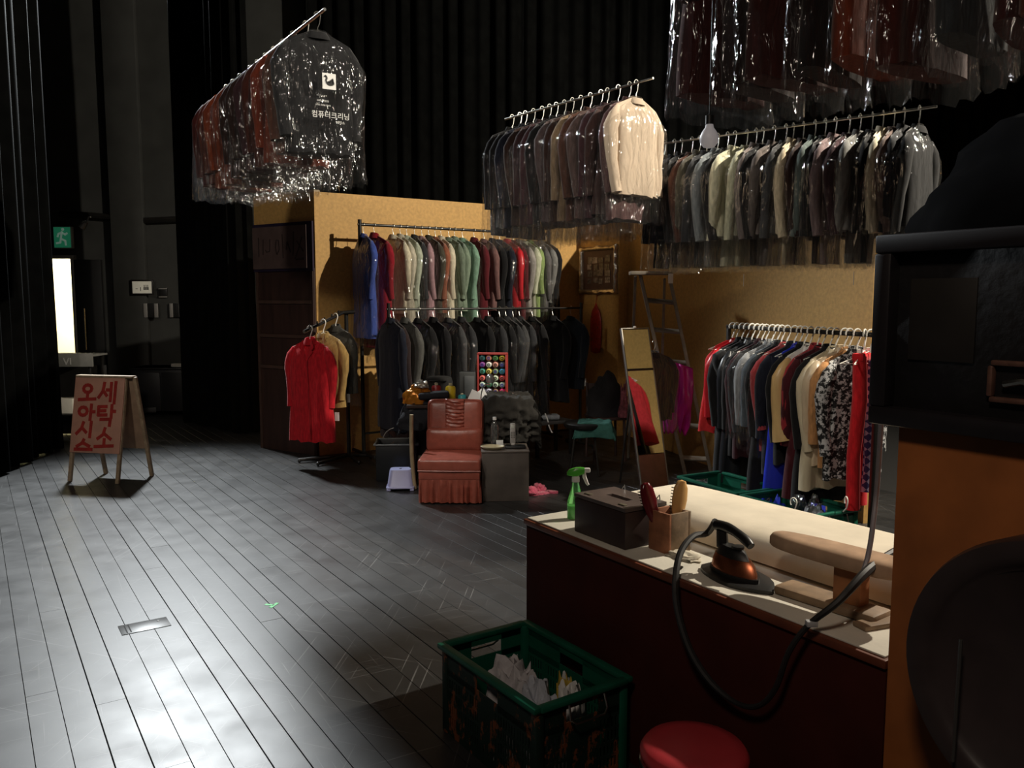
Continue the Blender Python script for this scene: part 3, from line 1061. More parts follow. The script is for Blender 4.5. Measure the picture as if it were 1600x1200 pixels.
AA, AB = AT(352, 120, 7.15), AT(503, 30, 5.3)
AA.z = AB.z = 3.40
hung_rail('thin bright rail hung high at the left with rust coloured clothes', AA, AB, 0.010, mat('bright_rail', (0.8, 0.8, 0.78), 0.25, 1.0, var=0))
As = [S('dark maroon jacket under plastic', 'jacket', 'jacket', (0.07, 0.014, 0.012), 0.72, bag=0.85), S('chestnut jacket under plastic', 'jacket', 'jacket', (0.10, 0.024, 0.015), 0.72, bag=0.85),
      S('rust orange jacket under plastic', 'jacket', 'jacket', RU, 0.78, bag=0.88), S('rusty brown jacket under plastic', 'jacket', 'jacket', (0.15, 0.035, 0.017), 0.78, bag=0.9),
      S('dark brown jacket under plastic', 'jacket', 'jacket', DB, 0.75, bag=0.9), S('brown black jacket under plastic', 'jacket', 'jacket', DB, 0.75, bag=0.92),
      S('dark plum jacket under plastic', 'jacket', 'jacket', PL, 0.75, bag=0.92), S('dark chestnut jacket under plastic', 'jacket', 'jacket', (0.06, 0.018, 0.013), 0.75, bag=0.92),
      S('auburn jacket under plastic', 'jacket', 'jacket', (0.17, 0.035, 0.017), 0.75, bag=0.92), S('brown jacket under plastic', 'jacket', 'jacket', BR, 0.72, bag=0.92),
      S('black jacket under plastic printed with a swan emblem', 'jacket', 'jacket', BK, 0.74, bag=0.92, tw=-4)]
ao = rail_row(AA, AB, As, 'high left rail', 'bagged clothes on the high left rail', seed=8, twist=5, m0=0.02, m1=0.03)
sw = ao[-1]
em = MB()
em.box((BAGX, 0.03, -0.42), (0.002, 0.085, 0.095))
em.build('emblem_square', ink, sw, smooth=False)
sm_ = MB()
sm_.lathe([(0.0, -0.001), (1, -0.001), (1, 0.001), (0, 0.001)], 18, Matrix.Translation((BAGX + 0.002, 0.036, -0.432)) @ Matrix(((0, 0, 1, 0), (0.024, 0, 0, 0), (0, 0.014, 0, 0), (0, 0, 0, 1))))
sm_.tube([(BAGX + 0.002, 0.016, -0.434), (BAGX + 0.002, 0.010, -0.415), (BAGX + 0.002, 0.016, -0.400), (BAGX + 0.002, 0.008, -0.388), (BAGX + 0.002, 0.000, -0.395)], 0.0042, 6, smooth_pts=3)
sm_.tube([(BAGX + 0.002, 0.03, -0.425), (BAGX + 0.002, 0.052, -0.405), (BAGX + 0.002, 0.056, -0.43)], 0.006, 6)
sm_.build('swan_emblem', mat('emblem_black', (0.01, 0.01, 0.01), 0.6, var=0), sw)
for k, (tx, sz, z) in enumerate([('• • • • • •', 0.018, -0.515), ('크리닝 전문점', 0.013, -0.545), ('고객의 의류를 정성껏', 0.011, -0.57), ('컴퓨터크리닝', 0.044, -0.638), ('세탁소', 0.02, -0.668)]):
    bag_text(sw, tx, sz, [-0.05, -0.05, -0.06, -0.085, 0.07][k], z)
for k, (tx, sz, y, z) in enumerate([('컴퓨터', 0.05, -0.06, -0.25), ('세탁', 0.05, -0.05, -0.34), ('S', 0.12, 0.0, -0.68), ('크리닝', 0.05, -0.06, -0.82), ('세탁소', 0.045, -0.06, -0.9), ('전문점', 0.05, -0.05, -0.99)]):
    o = bag_text(cr, tx, sz, y, z)
    o.matrix_local = Matrix.Translation((-BAGX, -y, z)) @ Matrix(((0, 0, -1, 0), (-1, 0, 0, 0), (0, 1, 0, 0), (0, 0, 0, 1)))

BA, BBp = AT(795, 184, 7.0), AT(1012, 125, 5.8)
BA.z = BBp.z = 3.123
hung_rail('thin dark rail hung high in the middle with the beige jacket at its end', BA, BBp, 0.008, metal_wire)
Bs = [S('black jacket under plastic', 'jacket', 'jacket', BK, 0.85, bag=0.95), S('black suit under plastic', 'suit', 'jacket', BK, 0.8, bag=0.98, trousers=0.98),
      S('blue black suit under plastic', 'suit', 'jacket', NV, 0.8, bag=0.98, trousers=0.98), S('brown black suit under plastic', 'suit', 'jacket', DB, 0.8, bag=0.98, trousers=1.0),
      S('plum black jacket under plastic', 'jacket', 'jacket', (0.03, 0.014, 0.016), 0.8, bag=0.95), S('dark plum jacket under plastic', 'jacket', 'jacket', PL, 0.8, bag=0.95),
      S('black jacket under crinkled plastic', 'jacket', 'jacket', BK, 0.8, bag=0.95), S('grey plum jacket under plastic', 'jacket', 'jacket', (0.07, 0.05, 0.05), 0.8, bag=0.95),
      S('dark brown jacket under plastic', 'jacket', 'jacket', DB, 0.8, bag=0.95), S('tan brown jacket under plastic', 'jacket', 'jacket', (0.2, 0.14, 0.085), 0.8, bag=0.95),
      S('brown jacket under plastic', 'jacket', 'jacket', BR, 0.8, bag=0.95), S('grey brown jacket under plastic', 'jacket', 'jacket', (0.09, 0.06, 0.055), 0.8, bag=0.95),
      S('maroon black jacket under plastic', 'jacket', 'jacket', PL, 0.8, bag=0.95), S('deep brown jacket under plastic', 'jacket', 'jacket', (0.04, 0.02, 0.018), 0.78, bag=0.93),
      S('dusky plum jacket under plastic', 'jacket', 'jacket', (0.09, 0.045, 0.045), 0.82, bag=0.93), S('beige jacket seen full under shiny plastic', 'jacket', 'jacket', BG, 0.66, bag=0.86, tw=2, fabric=smooth_wool)]
rail_row(BA, BBp, Bs, 'high middle rail', 'bagged clothes on the high middle rail', seed=12, twist=5, m0=0.03, m1=0.06)

CA, CB = AT(1030, 224, 6.42), AT(1450, 170, 5.22)
CA.z = CB.z = 2.81
hung_rail('long thin rail hung across the right with many bagged suits', CA, CB, 0.008, metal_wire)
ccols = [('black', BK), ('blue black', NV), ('black', BK), ('brown maroon', BR), ('dark olive', OL), ('charcoal', CH), ('slate blue', (0.17, 0.19, 0.20)), ('black', BK), ('pale cream', (0.55, 0.53, 0.38)),
         ('sage cream', (0.42, 0.42, 0.30)), ('taupe', (0.17, 0.14, 0.13)), ('black', BK), ('grey brown', (0.12, 0.10, 0.09)), ('dark grey', DG), ('cream', (0.58, 0.49, 0.34)), ('dark brown', DB),
         ('slate green', (0.11, 0.14, 0.13)), ('black', BK), ('mauve taupe', (0.22, 0.16, 0.16)), ('maroon brown', PL), ('ash grey', (0.2, 0.2, 0.19)), ('black', BK), ('ivory', (0.66, 0.60, 0.45)), ('taupe brown', (0.16, 0.115, 0.1)), ('charcoal', CH), ('black', BK)]
Cs = []
for i, (nm, c) in enumerate(ccols):
    suit = i % 3 != 1
    Cs.append(S(f'{nm} {"suit" if suit else "jacket"} under plastic', 'suit' if suit else 'jacket', 'jacket', c, 0.62, bag=0.86, sc=1.0, **(dict(trousers=0.93) if suit else {}),
                **(dict(tagpos=(0.05, -0.12, -0.98)) if i in (9, 20) else {})))
rail_row(CA, CB, Cs, 'long high right rail', 'bagged suits on the long high right rail', seed=21, twist=8)

# ---- nearest high rail (dark clothes, upper right)
DA, DBp = Vector((0.90, 3.85, 3.66)), Vector((1.93, 2.58, 3.66))
hung_rail('nearest high rail at the upper right edge with dark maroon clothes', DA, DBp, 0.012, blackmetal)
Ds = [S('dark maroon coat under plastic', 'coat', 'coat', (0.05, 0.008, 0.007), 1.03, bag=1.13), S('black coat under plastic', 'coat', 'coat', (0.02, 0.008, 0.007), 1.03, bag=1.13),
      S('brown maroon coat with round buttons', 'coat', 'coat', (0.05, 0.010, 0.008), 1.03, bag=1.13), S('black suit under plastic', 'suit', 'jacket', (0.01, 0.006, 0.006), 1.03, bag=1.13, trousers=1.0),
      S('rust orange coat under plastic', 'coat', 'coat', (0.17, 0.03, 0.010), 1.03, bag=1.13), S('dark russet coat under plastic', 'coat', 'coat', (0.06, 0.011, 0.007), 1.09, bag=1.16),
      S('blue grey dress under plastic', 'dress', 'jacket', (0.035, 0.042, 0.048), 1.03, bag=1.13), S('maroon jacket under plastic', 'jacket', 'jacket', (0.05, 0.011, 0.010), 1.03, bag=1.13),
      S('rust brown coat under plastic', 'coat', 'coat', (0.15, 0.026, 0.009), 1.03, bag=1.13), S('dark red coat under plastic', 'coat', 'coat', (0.08, 0.012, 0.009), 1.03, bag=1.13)]
do = rail_row(DA, DBp, Ds, 'nearest high rail', 'dark clothes on the nearest high rail', seed=31, twist=9, m0=0.05, m1=0.02)
for k in range(3):
    MB().lathe([(0, 0), (0.011, 0.001), (0.012, 0.005), (0, 0.006)], 12, T((-0.07, -0.08, -0.72 - 0.07 * k), ry=R(-90))).build('button', mat('brown_button', (0.2, 0.05, 0.03), 0.3, var=0), do[2])

# ---- low rail at the right with party clothes
EA, EB = AT(1140, 510, 6.6), AT(1372, 524, 5.03)
EA.z = EB.z = 1.432
t = thing('garment_rack', 'low black clothes rack in front of the right ochre wall', 'clothes rack', (EA.x, EA.y, 0), math.atan2(EB.y - EA.y, EB.x - EA.x))
Le = (EB - EA).length
MB().box((Le / 2, 0, 1.432), (Le + 0.06, 0.03, 0.03), 0.004).build('rail', blackmetal, t)
for x in (-0.01, Le + 0.01):
    MB().box((x, 0, 0.73), (0.03, 0.03, 1.42), 0.004).build('post', blackmetal, t)
    MB().box((x, 0, 0.015), (0.035, 0.5, 0.03), 0.004).build('foot', blackmetal, t)
Es = [S('red strappy dress on a bare hanger', 'dress', 'dress', (0.58, 0.03, 0.035), 0.72, slv=False, collar=False, fabric=cotton), S('bright red blouse', 'blouse', 'shirt', RD, 0.7, fabric=satin),
      S('black jacket with a purple collar', 'jacket', 'jacket', BK, 0.85), S('long black dress', 'dress', 'coat', (0.008, 0.008, 0.009), 1.05, slv='tee'),
      S('shiny black satin dress', 'dress', 'coat', (0.012, 0.014, 0.018), 1.05, fabric=satin), S('black jacket with a white collar', 'jacket', 'jacket', BK, 0.85),
      S('maroon black jacket', 'jacket', 'jacket', (0.035, 0.008, 0.012), 0.85), S('black short jacket under plastic', 'jacket', 'jacket', CH, 0.6, bag=0.7),
      S('grey white shirt under plastic', 'shirt', 'shirt', (0.3, 0.31, 0.32), 0.55, bag=0.7), S('slate blue shirt under plastic', 'shirt', 'shirt', (0.09, 0.11, 0.13), 0.6, bag=0.75),
      S('long black gown', 'dress', 'coat', BK, 1.1), S('red plaid shirt under plastic', 'shirt', 'shirt', (0.38, 0.05, 0.055), 0.75, bag=0.8),
      S('navy black jacket', 'jacket', 'jacket', NV, 0.9), S('royal blue gown', 'dress', 'dress', RB_, 1.2, slv=False, fabric=satin),
      S('plain black jacket', 'jacket', 'jacket', BK, 0.8), S('white blouse with wide gold satin sleeves', 'blouse', 'shirt', WH, 0.5, slv='robe', slvcol=(0.62, 0.42, 0.18), fabric=satin),
      S('rose red cardigan', 'cardigan', 'jacket', (0.36, 0.03, 0.04), 0.75), S('dark maroon gown', 'dress', 'coat', (0.06, 0.01, 0.014), 1.0),
      S('black dress', 'dress', 'coat', BK, 1.0), S('ivory satin coat with long sleeves', 'coat', 'coat', (0.60, 0.52, 0.36), 0.9, fabric=satin),
      S('cream satin blouse', 'blouse', 'shirt', (0.62, 0.50, 0.34), 0.75, fabric=satin), S('peach blouse', 'blouse', 'shirt', (0.5, 0.25, 0.10), 0.75),
      S('black and white lace dress', 'dress', 'jacket', (1, 1, 1), 0.8), S('bright red trousers on a clip hanger', 'trousers', 'pants', (0.60, 0.016, 0.022), 0.95, tw=35),
      S('purple argyle knit scarf', 'scarf', 'scarf', (1, 1, 1), 0.85)]
for s in Es:
    s.setdefault('hook', 'white')
lace = mat('lace_black_white', (0.55, 0.55, 0.55), 0.7, var=0.1, scale=42, col2=(0.006, 0.006, 0.007), thresh=(0.46, 0.49))


def argyle():
    m = bpy.data.materials.new('argyle_knit')
    m.use_nodes = True
    nt = m.node_tree
    tc = nt.nodes.new('ShaderNodeTexCoord')
    mp = nt.nodes.new('ShaderNodeMapping')
    mp.inputs['Rotation'].default_value = (R(45), 0, 0)
    ck = nt.nodes.new('ShaderNodeTexChecker')
    ck.inputs['Scale'].default_value = 28
    ck.inputs['Color1'].default_value = (0.03, 0.03, 0.12, 1)
    ck.inputs['Color2'].default_value = (0.33, 0.31, 0.45, 1)
    nt.links.new(tc.outputs['Object'], mp.inputs[0])
    nt.links.new(mp.outputs[0], ck.inputs['Vector'])
    nt.links.new(ck.outputs[0], nt.nodes['Principled BSDF'].inputs['Base Color'])
    nt.nodes['Principled BSDF'].inputs['Roughness'].default_value = 0.9
    return m


Es[22]['fabric'] = lace
Es[24]['fabric'] = argyle()
eo = rail_row(EA, EB, Es, 'low right rack', 'clothes on the low right rack', seed=41, twist=7, m0=0.03, m1=0.03)

# ================================================================== OBJECTS
# ---- ironing counter
TC = Vector((0.058, 3.375, 0))
TL, TD, TZ = 1.62, 0.80, 0.75
t = thing('ironing_counter', 'long burgundy counter with a cream canvas top', 'table', TC, ANG_P)
MB().box((TL / 2, 0.012, (TZ - 0.03) / 2), (TL, 0.02, TZ - 0.03), 0.003).build('front_panel', burgundy, t)
MB().box((0.012, TD / 2, (TZ - 0.03) / 2), (0.02, TD - 0.01, TZ - 0.03), 0.003).build('end_panel', burgundy, t)
MB().box((TL / 2, TD - 0.02, (TZ - 0.03) / 2), (TL, 0.02, TZ - 0.03), 0.003).build('back_panel', burgundy, t)
MB().box((TL / 2, TD / 2, TZ - 0.018), (TL + 0.01, TD + 0.02, 0.024), 0.004).build('top_board', mat('red_brown_edge', (0.15, 0.038, 0.016), 0.5, var=0.2), t)
MB().box((TL / 2, TD / 2 + 0.002, TZ - 0.003), (TL - 0.01, TD - 0.004, 0.006), 0.003).build('canvas_top', table_cloth, t)


def onT(u, v, z=TZ):
    """local counter coordinates of a pixel at height z"""
    p = G(u, v, z) - TC
    return Vector((p.dot(-PD), p.dot(QD), z))


def Tw(x, y, z=TZ):
    return TC - PD * x + QD * y + Vector((0, 0, z))


# thick ironing pad on the rear half
pad = MB()
x0_, x1_, y0_, y1_ = 0.14, 1.60, 0.30, 0.79
rings = []
N = 28
for k, (ins, z) in enumerate([(0.03, 0.004), (0.005, 0.012), (0.0, 0.04), (0.006, 0.065), (0.03, 0.088), (0.07, 0.098), (0.14, 0.102)]):
    ring = []
    for i in range(4 * N):
        a = 2 * math.pi * i / (4 * N)
        c_, s_ = math.cos(a), math.sin(a)
        e = 0.22
        cx = (x0_ + x1_) / 2 + ((x1_ - x0_) / 2 - ins) * math.copysign(abs(c_) ** e, c_)
        narrow = 1 - 0.10 * sm(0.9, 0.0, cx - x0_) if cx < x0_ + 0.9 else 1
        cy = (y0_ + y1_) / 2 + ((y1_ - y0_) / 2 - ins) * math.copysign(abs(s_) ** e, s_) * narrow
        ring.append(Vector((cx, cy, z)))
    rings.append(ring)
pad.loft(rings)
o = pad.build('ironing_pad', pad_cloth, ang=60)
o.location = TC + Vector((0, 0, TZ))
o.rotation_euler = (0, 0, ANG_P)
tag(o, 'thick cream padded ironing board lying on the rear of the counter', 'ironing board')

# spray bottle
sp = onT(893, 812)
t = thing('spray_bottle', 'green spray bottle with a white trigger on the counter end', 'spray bottle', Tw(sp.x, sp.y + 0.02), R(0))
gp = mat('green_clear_plastic', (0.30, 0.80, 0.30), 0.12, var=0, trans=0.85)
MB().lathe([(0.0, 0.001), (0.030, 0.001), (0.034, 0.006), (0.035, 0.05), (0.034, 0.075), (0.026, 0.10), (0.018, 0.13), (0.0145, 0.15), (0.0145, 0.158), (0, 0.158)], 20, sx=1.0, sy=0.75).build('bottle_body', gp, t)
MB().lathe([(0.0, 0.006), (0.029, 0.006), (0.032, 0.012), (0.0325, 0.045), (0.031, 0.06), (0, 0.06)], 18, sx=1.0, sy=0.72).build('cleaning_liquid', mat('pale_green_liquid', (0.62, 0.92, 0.55), 0.3, var=0), t)
MB().lathe([(0.0, 0.156), (0.016, 0.156), (0.016, 0.174), (0.013, 0.18), (0, 0.18)], 16).build('collar', mat('white_plastic', (0.8, 0.8, 0.78), 0.35, var=0), t)
hb = MB()
hb.loft([[Vector((x, y * wd, z0 + (z1 - z0) * q)) for y, q in ((-1, 0.15), (-0.8, 0), (0.8, 0), (1, 0.15), (1, 0.7), (0.5, 1), (-0.5, 1), (-1, 0.7))]
         for x, wd, z0, z1 in ((-0.036, 0.006, 0.184, 0.196), (-0.026, 0.011, 0.182, 0.207), (0.0, 0.013, 0.178, 0.215), (0.02, 0.013, 0.186, 0.216), (0.035, 0.012, 0.192, 0.214))])
hb.build('sprayer_head', mat('bright_green_plastic', (0.09, 0.5, 0.05), 0.3, var=0.03), t)
MB().box((0.046, 0, 0.204), (0.026, 0.02, 0.018), 0.004).build('nozzle', mat('white_plastic', (1, 1, 1)), t)
MB().tube([(0.034, 0, 0.195), (0.036, 0, 0.175), (0.046, 0, 0.15), (0.052, 0, 0.142)], [0.006, 0.006, 0.005, 0.004], 8, flat=1.3).build('trigger', mat('white_plastic', (1, 1, 1)), t)

# wooden box with a slot handle
b0, b1, b2 = onT(897, 830), onT(978, 860), onT(1018, 845)
bl_, bw_, bh_ = b1.x - b0.x, 0.20, 0.148
t = thing('storage_box', 'dark brown wooden box with a slot handle and metal latches on the counter', 'box', Tw(b0.x, b0.y), ANG_P)
bm_ = mat('dark_brown_lacquer', (0.040, 0.024, 0.022), 0.45, var=0.25, scale=10)
MB().box((bl_ / 2, bw_ / 2, bh_ * 0.46), (bl_, bw_, bh_ * 0.92), 0.005).build('body', bm_, t)
lid = MB()
ly0, ly1 = bw_ * 0.42, bw_ * 0.58
z0_, z1_ = bh_ * 0.92 + 0.002, bh_ + 0.004
for a, b in (((0, 0), (bl_, ly0)), ((0, ly1), (bl_, bw_)), ((0, ly0), (bl_ * 0.3, ly1)), ((bl_ * 0.7, ly0), (bl_, ly1))):
    lid.box(((a[0] + b[0]) / 2, (a[1] + b[1]) / 2, (z0_ + z1_) / 2), (b[0] - a[0], b[1] - a[1], z1_ - z0_))
lid_o = lid.build('lid', mat('lighter_lid_lacquer', (0.10, 0.075, 0.068), 0.4, var=0.25, scale=10), t, smooth=False)  # lid is a lighter tone than the box body
for x in (0.05, bl_ - 0.05):
    MB().box((x, 0.03, z1_ + 0.002), (0.035, 0.016, 0.004), 0.001).build('hinge', mat('dull_brass', (0.3, 0.27, 0.2), 0.4, 0.8, var=0.1), t)
    lt = MB()
    lt.box((x, bw_ + 0.003, bh_ * 0.9), (0.026, 0.006, 0.03), 0.002)
    lt.tube([(x - 0.01, bw_ + 0.004, bh_ + 0.002), (x, bw_ + 0.010, bh_ + 0.018), (x + 0.01, bw_ + 0.004, bh_ + 0.002)], 0.0025, 6)
    lt.build('latch', chrome, t)

# brush holder with two brushes
h0 = onT(1045, 868)
hs, hh = 0.105, 0.145
hx_, hy_ = h0.x - hs, h0.y
t = thing('brush_holder', 'square rusty wooden holder with brushes beside the brown box', 'holder', Tw(hx_, hy_), ANG_P)
hm = mat('rusty_wood', (0.30, 0.12, 0.06), 0.6, var=0.35, scale=22)
hd = mat('weathered_wood', (0.24, 0.17, 0.11), 0.7, var=0.4, scale=24)
MB().box((hs / 2, 0.005, hh / 2), (hs, 0.01, hh), 0.001).build('front_panel', hm, t)
MB().box((hs / 2, hs - 0.005, hh / 2), (hs, 0.01, hh), 0.001).build('back_panel', hd, t)
MB().box((0.005, hs / 2, hh / 2), (0.01, hs - 0.022, hh), 0.001).build('side_panel', hm, t)
MB().box((hs - 0.005, hs / 2, hh / 2), (0.01, hs - 0.022, hh), 0.001).build('side_panel', hd, t)
MB().box((hs / 2, hs / 2, 0.006), (hs - 0.022, hs - 0.022, 0.01), 0.001).build('bottom', hd, t)


def brush(label, loc, rot, wood, sc):
    t = thing('brush', label, 'brush', loc, rot=rot, group='brushes in the wooden holder')
    prof = [(0.010, 0.0), (0.012, 0.06), (0.014, 0.09), (0.026, 0.13), (0.031, 0.17), (0.028, 0.21), (0.016, 0.235), (0.0, 0.24)]
    rr = [[Vector((r * math.cos(a), 0.012 * math.sin(a) * (1 if r > 0.002 else 0), z)) for a in (2 * math.pi * i / 16 for i in range(16))] for r, z in prof]
    MB().loft(rr).build('paddle', wood, t, ang=60)
    br = MB()
    for iz in range(8):
        for ix in range(-2, 3):
            x = ix * 0.009
            br.box((x, 0.022, 0.13 + iz * 0.011), (0.003, 0.022, 0.003))
    br.build('bristles', mat('bristle_black', (0.03, 0.025, 0.02), 0.6, var=0.1), t, smooth=False)
    return t


lw_ = mat('light_beech', (0.62, 0.36, 0.13), 0.4, var=0.12, scale=10, stretch=(3, 1, 0.4))
brush('light wooden hairbrush standing in the holder', Tw(hx_ + 0.066, hy_ + 0.062, TZ + 0.014), (R(-6), R(10), R(18)), lw_, 1)
brush('dark red lacquered brush standing in the holder', Tw(hx_ + 0.03, hy_ + 0.035, TZ - 0.03 + 0.042), (R(-7), R(-14), R(25)), mat('dark_red_lacquer', (0.10, 0.008, 0.012), 0.2, var=0.05), 1)

# iron on its rest plate
ip = onT(1145, 903)
t = thing('steam_iron', 'copper and black steam iron with a loop handle on the counter', 'iron', Tw(ip.x, ip.y + 0.01, TZ + 0.014), ANG_P + R(-10))


def iron_ring(L0, L1, wd, z, n=20):
    pts = []
    for i in range(n):
        a = 2 * math.pi * i / n
        x = math.cos(a)
        y = math.sin(a)
        X = L0 + (L1 - L0) * (x + 1) / 2
        taper = 1.0 if x < 0 else (1 - x ** 2.2) ** 0.6
        Y = wd * math.copysign(abs(y) ** 0.6, y) * (taper if x > 0 else 1)
        pts.append(Vector((X, Y, z)))
    return pts


MB().loft([iron_ring(-0.10, 0.115, 0.055, 0.0), iron_ring(-0.10, 0.115, 0.056, 0.012)]).build('sole_plate', mat('dark_steel', (0.05, 0.05, 0.05), 0.35, 0.6, var=0.1), t)
MB().loft([iron_ring(-0.095, 0.105, 0.052, 0.012), iron_ring(-0.09, 0.092, 0.047, 0.038), iron_ring(-0.085, 0.075, 0.036, 0.056)]).build('copper_shell', mat('worn_copper', (0.36, 0.11, 0.05), 0.25, 0.85, var=0.3, scale=30), t)
MB().loft([iron_ring(-0.08, 0.065, 0.034, 0.056), iron_ring(-0.07, 0.05, 0.03, 0.075), iron_ring(-0.06, 0.03, 0.02, 0.086)]).build('top_cover', black_plastic, t)
MB().lathe([(0, 0.086), (0.02, 0.086), (0.02, 0.094), (0, 0.096)], 14, T((0.012, 0, 0))).build('dial', black_plastic, t)
MB().loft([iron_ring(-0.085, -0.045, 0.02, 0.07), iron_ring(-0.09, -0.05, 0.017, 0.125)]).build('handle_post', black_plastic, t)
MB().tube([(-0.10, 0, 0.135), (-0.05, 0, 0.14), (0.0, 0, 0.135), (0.05, 0, 0.122), (0.075, 0, 0.110)], [0.018, 0.017, 0.015, 0.016, 0.013], 12, smooth_pts=3).build('handle', black_plastic, t)
MB().tube([(-0.095, 0.012, 0.13), (-0.10, 0.015, 0.11), (-0.09, 0.018, 0.10)], 0.009, 8).build('steam_valve', mat('dull_brass', (0, 0, 0)), t)
o = MB().loft([iron_ring(-0.13, 0.18, 0.085, 0.0005), iron_ring(-0.13, 0.18, 0.085, 0.012), iron_ring(-0.125, 0.175, 0.08, 0.0135)]).build('iron_rest', black_plastic, ang=50)
o.location = Tw(ip.x, ip.y + 0.01)
o.rotation_euler = (0, 0, ANG_P + R(-10))
tag(o, 'black rubber rest plate under the iron', 'iron rest')
# iron cable hanging in front of the counter
M_ = Tw(ip.x, ip.y + 0.01, TZ + 0.014)
ia = ANG_P + R(-10)
st_ = M_ + Vector((math.cos(ia) * -0.11, math.sin(ia) * -0.11, 0.145))
pts = [st_, AT(1105, 833, 2.78), AT(1083, 838, 2.72), AT(1064, 862, 2.66), AT(1056, 900, 2.60), AT(1058, 950, 2.56), AT(1078, 1015, 2.50), AT(1110, 1065, 2.44), AT(1150, 1098, 2.36),
       AT(1185, 1103, 2.28), AT(1212, 1075, 2.22), AT(1232, 1020, 2.18), AT(1262, 978, 2.16), AT(1310, 940, 2.14), AT(1352, 895, 2.19), AT(1385, 870, 2.3), AT(1430, 845, 2.42)]
cb_ = thing('iron_cable', 'thick black iron cable looping down in front of the counter', 'cable', (0, 0, 0))
MB().tube(pts, [0.011] * 8 + [0.008] * 5 + [0.010, 0.013, 0.012, 0.012], 8, smooth_pts=5).build('sheathed_cable', mat('cable_black', (0.016, 0.015, 0.015), 0.55, var=0.25, scale=40), cb_)
p_ = AT(1268, 974, 2.155)
MB().box(p_, (0.03, 0.022, 0.016), 0.003, None).build('tape_band', mat('grey_tape', (0.45, 0.45, 0.46), 0.6, var=0.1), cb_)
o = MB().tube([AT(1345, 905, 2.22), AT(1356, 870, 2.24), AT(1364, 820, 2.26), AT(1372, 740, 2.3), AT(1380, 600, 2.35)], 0.0075, 8, smooth_pts=5).build('steam_hose', mat('grey_hose', (0.32, 0.30, 0.33), 0.4, var=0.05))
tag(o, 'thin grey hose rising beside the rust wood cabinet edge', 'hose')

# sleeve board
s0 = onT(1200, 930)
t = thing('sleeve_board', 'small padded sleeve board on a wooden foot at the counter front', 'sleeve board', Tw(s0.x, s0.y + 0.015), ANG_P + R(4))
oak = mat('orange_brown_wood', (0.34, 0.135, 0.05), 0.55, var=0.3, scale=16)
grey_wood = mat('grey_brown_wood', (0.26, 0.175, 0.105), 0.65, var=0.3, scale=18)
MB().box((0.165, 0.055, 0.015), (0.33, 0.10, 0.03), 0.012).build('foot_board', grey_wood, t)
MB().box((0.225, 0.06, 0.085), (0.085, 0.05, 0.11), 0.003).build('support_block', oak, t)
rings = []
for z, ins in ((0.14, 0.006), (0.147, 0.0), (0.165, 0.0), (0.178, 0.008), (0.184, 0.028)):
    ring = []
    for i in range(32):
        a = 2 * math.pi * i / 32
        c_, s_ = math.cos(a), math.sin(a)
        hw_ = 0.052 + 0.026 * (c_ + 1) / 2
        ring.append(Vector((0.17 + (0.215 - ins) * math.copysign(abs(c_) ** 0.6, c_), 0.06 + (hw_ - ins) * math.copysign(abs(s_) ** 0.7, s_), z)))
    rings.append(ring)
MB().loft(rings).build('padded_board', mat('tan_felt', (0.47, 0.31, 0.20), 0.95, var=0.2, scale=14), t, ang=60)
o = MB().box((0, 0, 0.008), (0.24, 0.05, 0.014), 0.003).build('wooden_ruler', grey_wood)
o.location = Tw(1.50, 0.22)
o.rotation_euler = (0, 0, R(20))
tag(o, 'small grey wooden ruler lying at the counter end', 'ruler')
# folded pressing cloth by the iron
o = lump(0.07, 0.045, 0.02, 0.35, 2.5, 3).build('pressing_cloth', cotton, None, (0.55, 0.5, 0.4), ang=60)
cp = onT(1078, 880)
o.location = Tw(cp.x - 0.06, cp.y + 0.03)
o.rotation_euler = (0, 0, ANG_P)
tag(o, 'small crumpled cream cloth between the holder and the iron', 'cloth')


# ---- green plastic crates
def crate_side(Ls, h, rows, ncol, gap=None):
    """slotted wall in the xz plane, thickness along y, bottom at z=0"""
    mb = MB()
    th = 0.004
    top = h * 0.30
    hwid = 0.07
    # top band with handle opening
    mb.box((0, 0, h - 0.015), (Ls, th, 0.03))
    mb.box((0, 0, h - top + 0.012), (Ls, th, 0.024))
    for sgn in (-1, 1):
        mb.box((sgn * (Ls / 4 + hwid / 2), 0, h - top / 2), (Ls / 2 - hwid, th, top))
    mb.box((0, 0, 0.02), (Ls, th, 0.04))
    z0 = 0.04
    rh = (h - top - z0) / rows
    for r_ in range(rows):
        mb.box((0, 0, z0 + rh * (r_ + 1) - 0.006), (Ls, th, 0.012))
    pitch = Ls / (ncol + 1)
    for i in range(ncol + 1):
        x = -Ls / 2 + pitch * (i + 0.5)
        wdt = pitch * (0.5 if i % 7 else 1.0)
        mb.box((x, 0, (z0 + h - top) / 2), (wdt, th * 0.9, h - top - z0))
    mb.box((0, 0, h * 0.45), (0.10, th * 1.05, h * 0.5))
    return mb


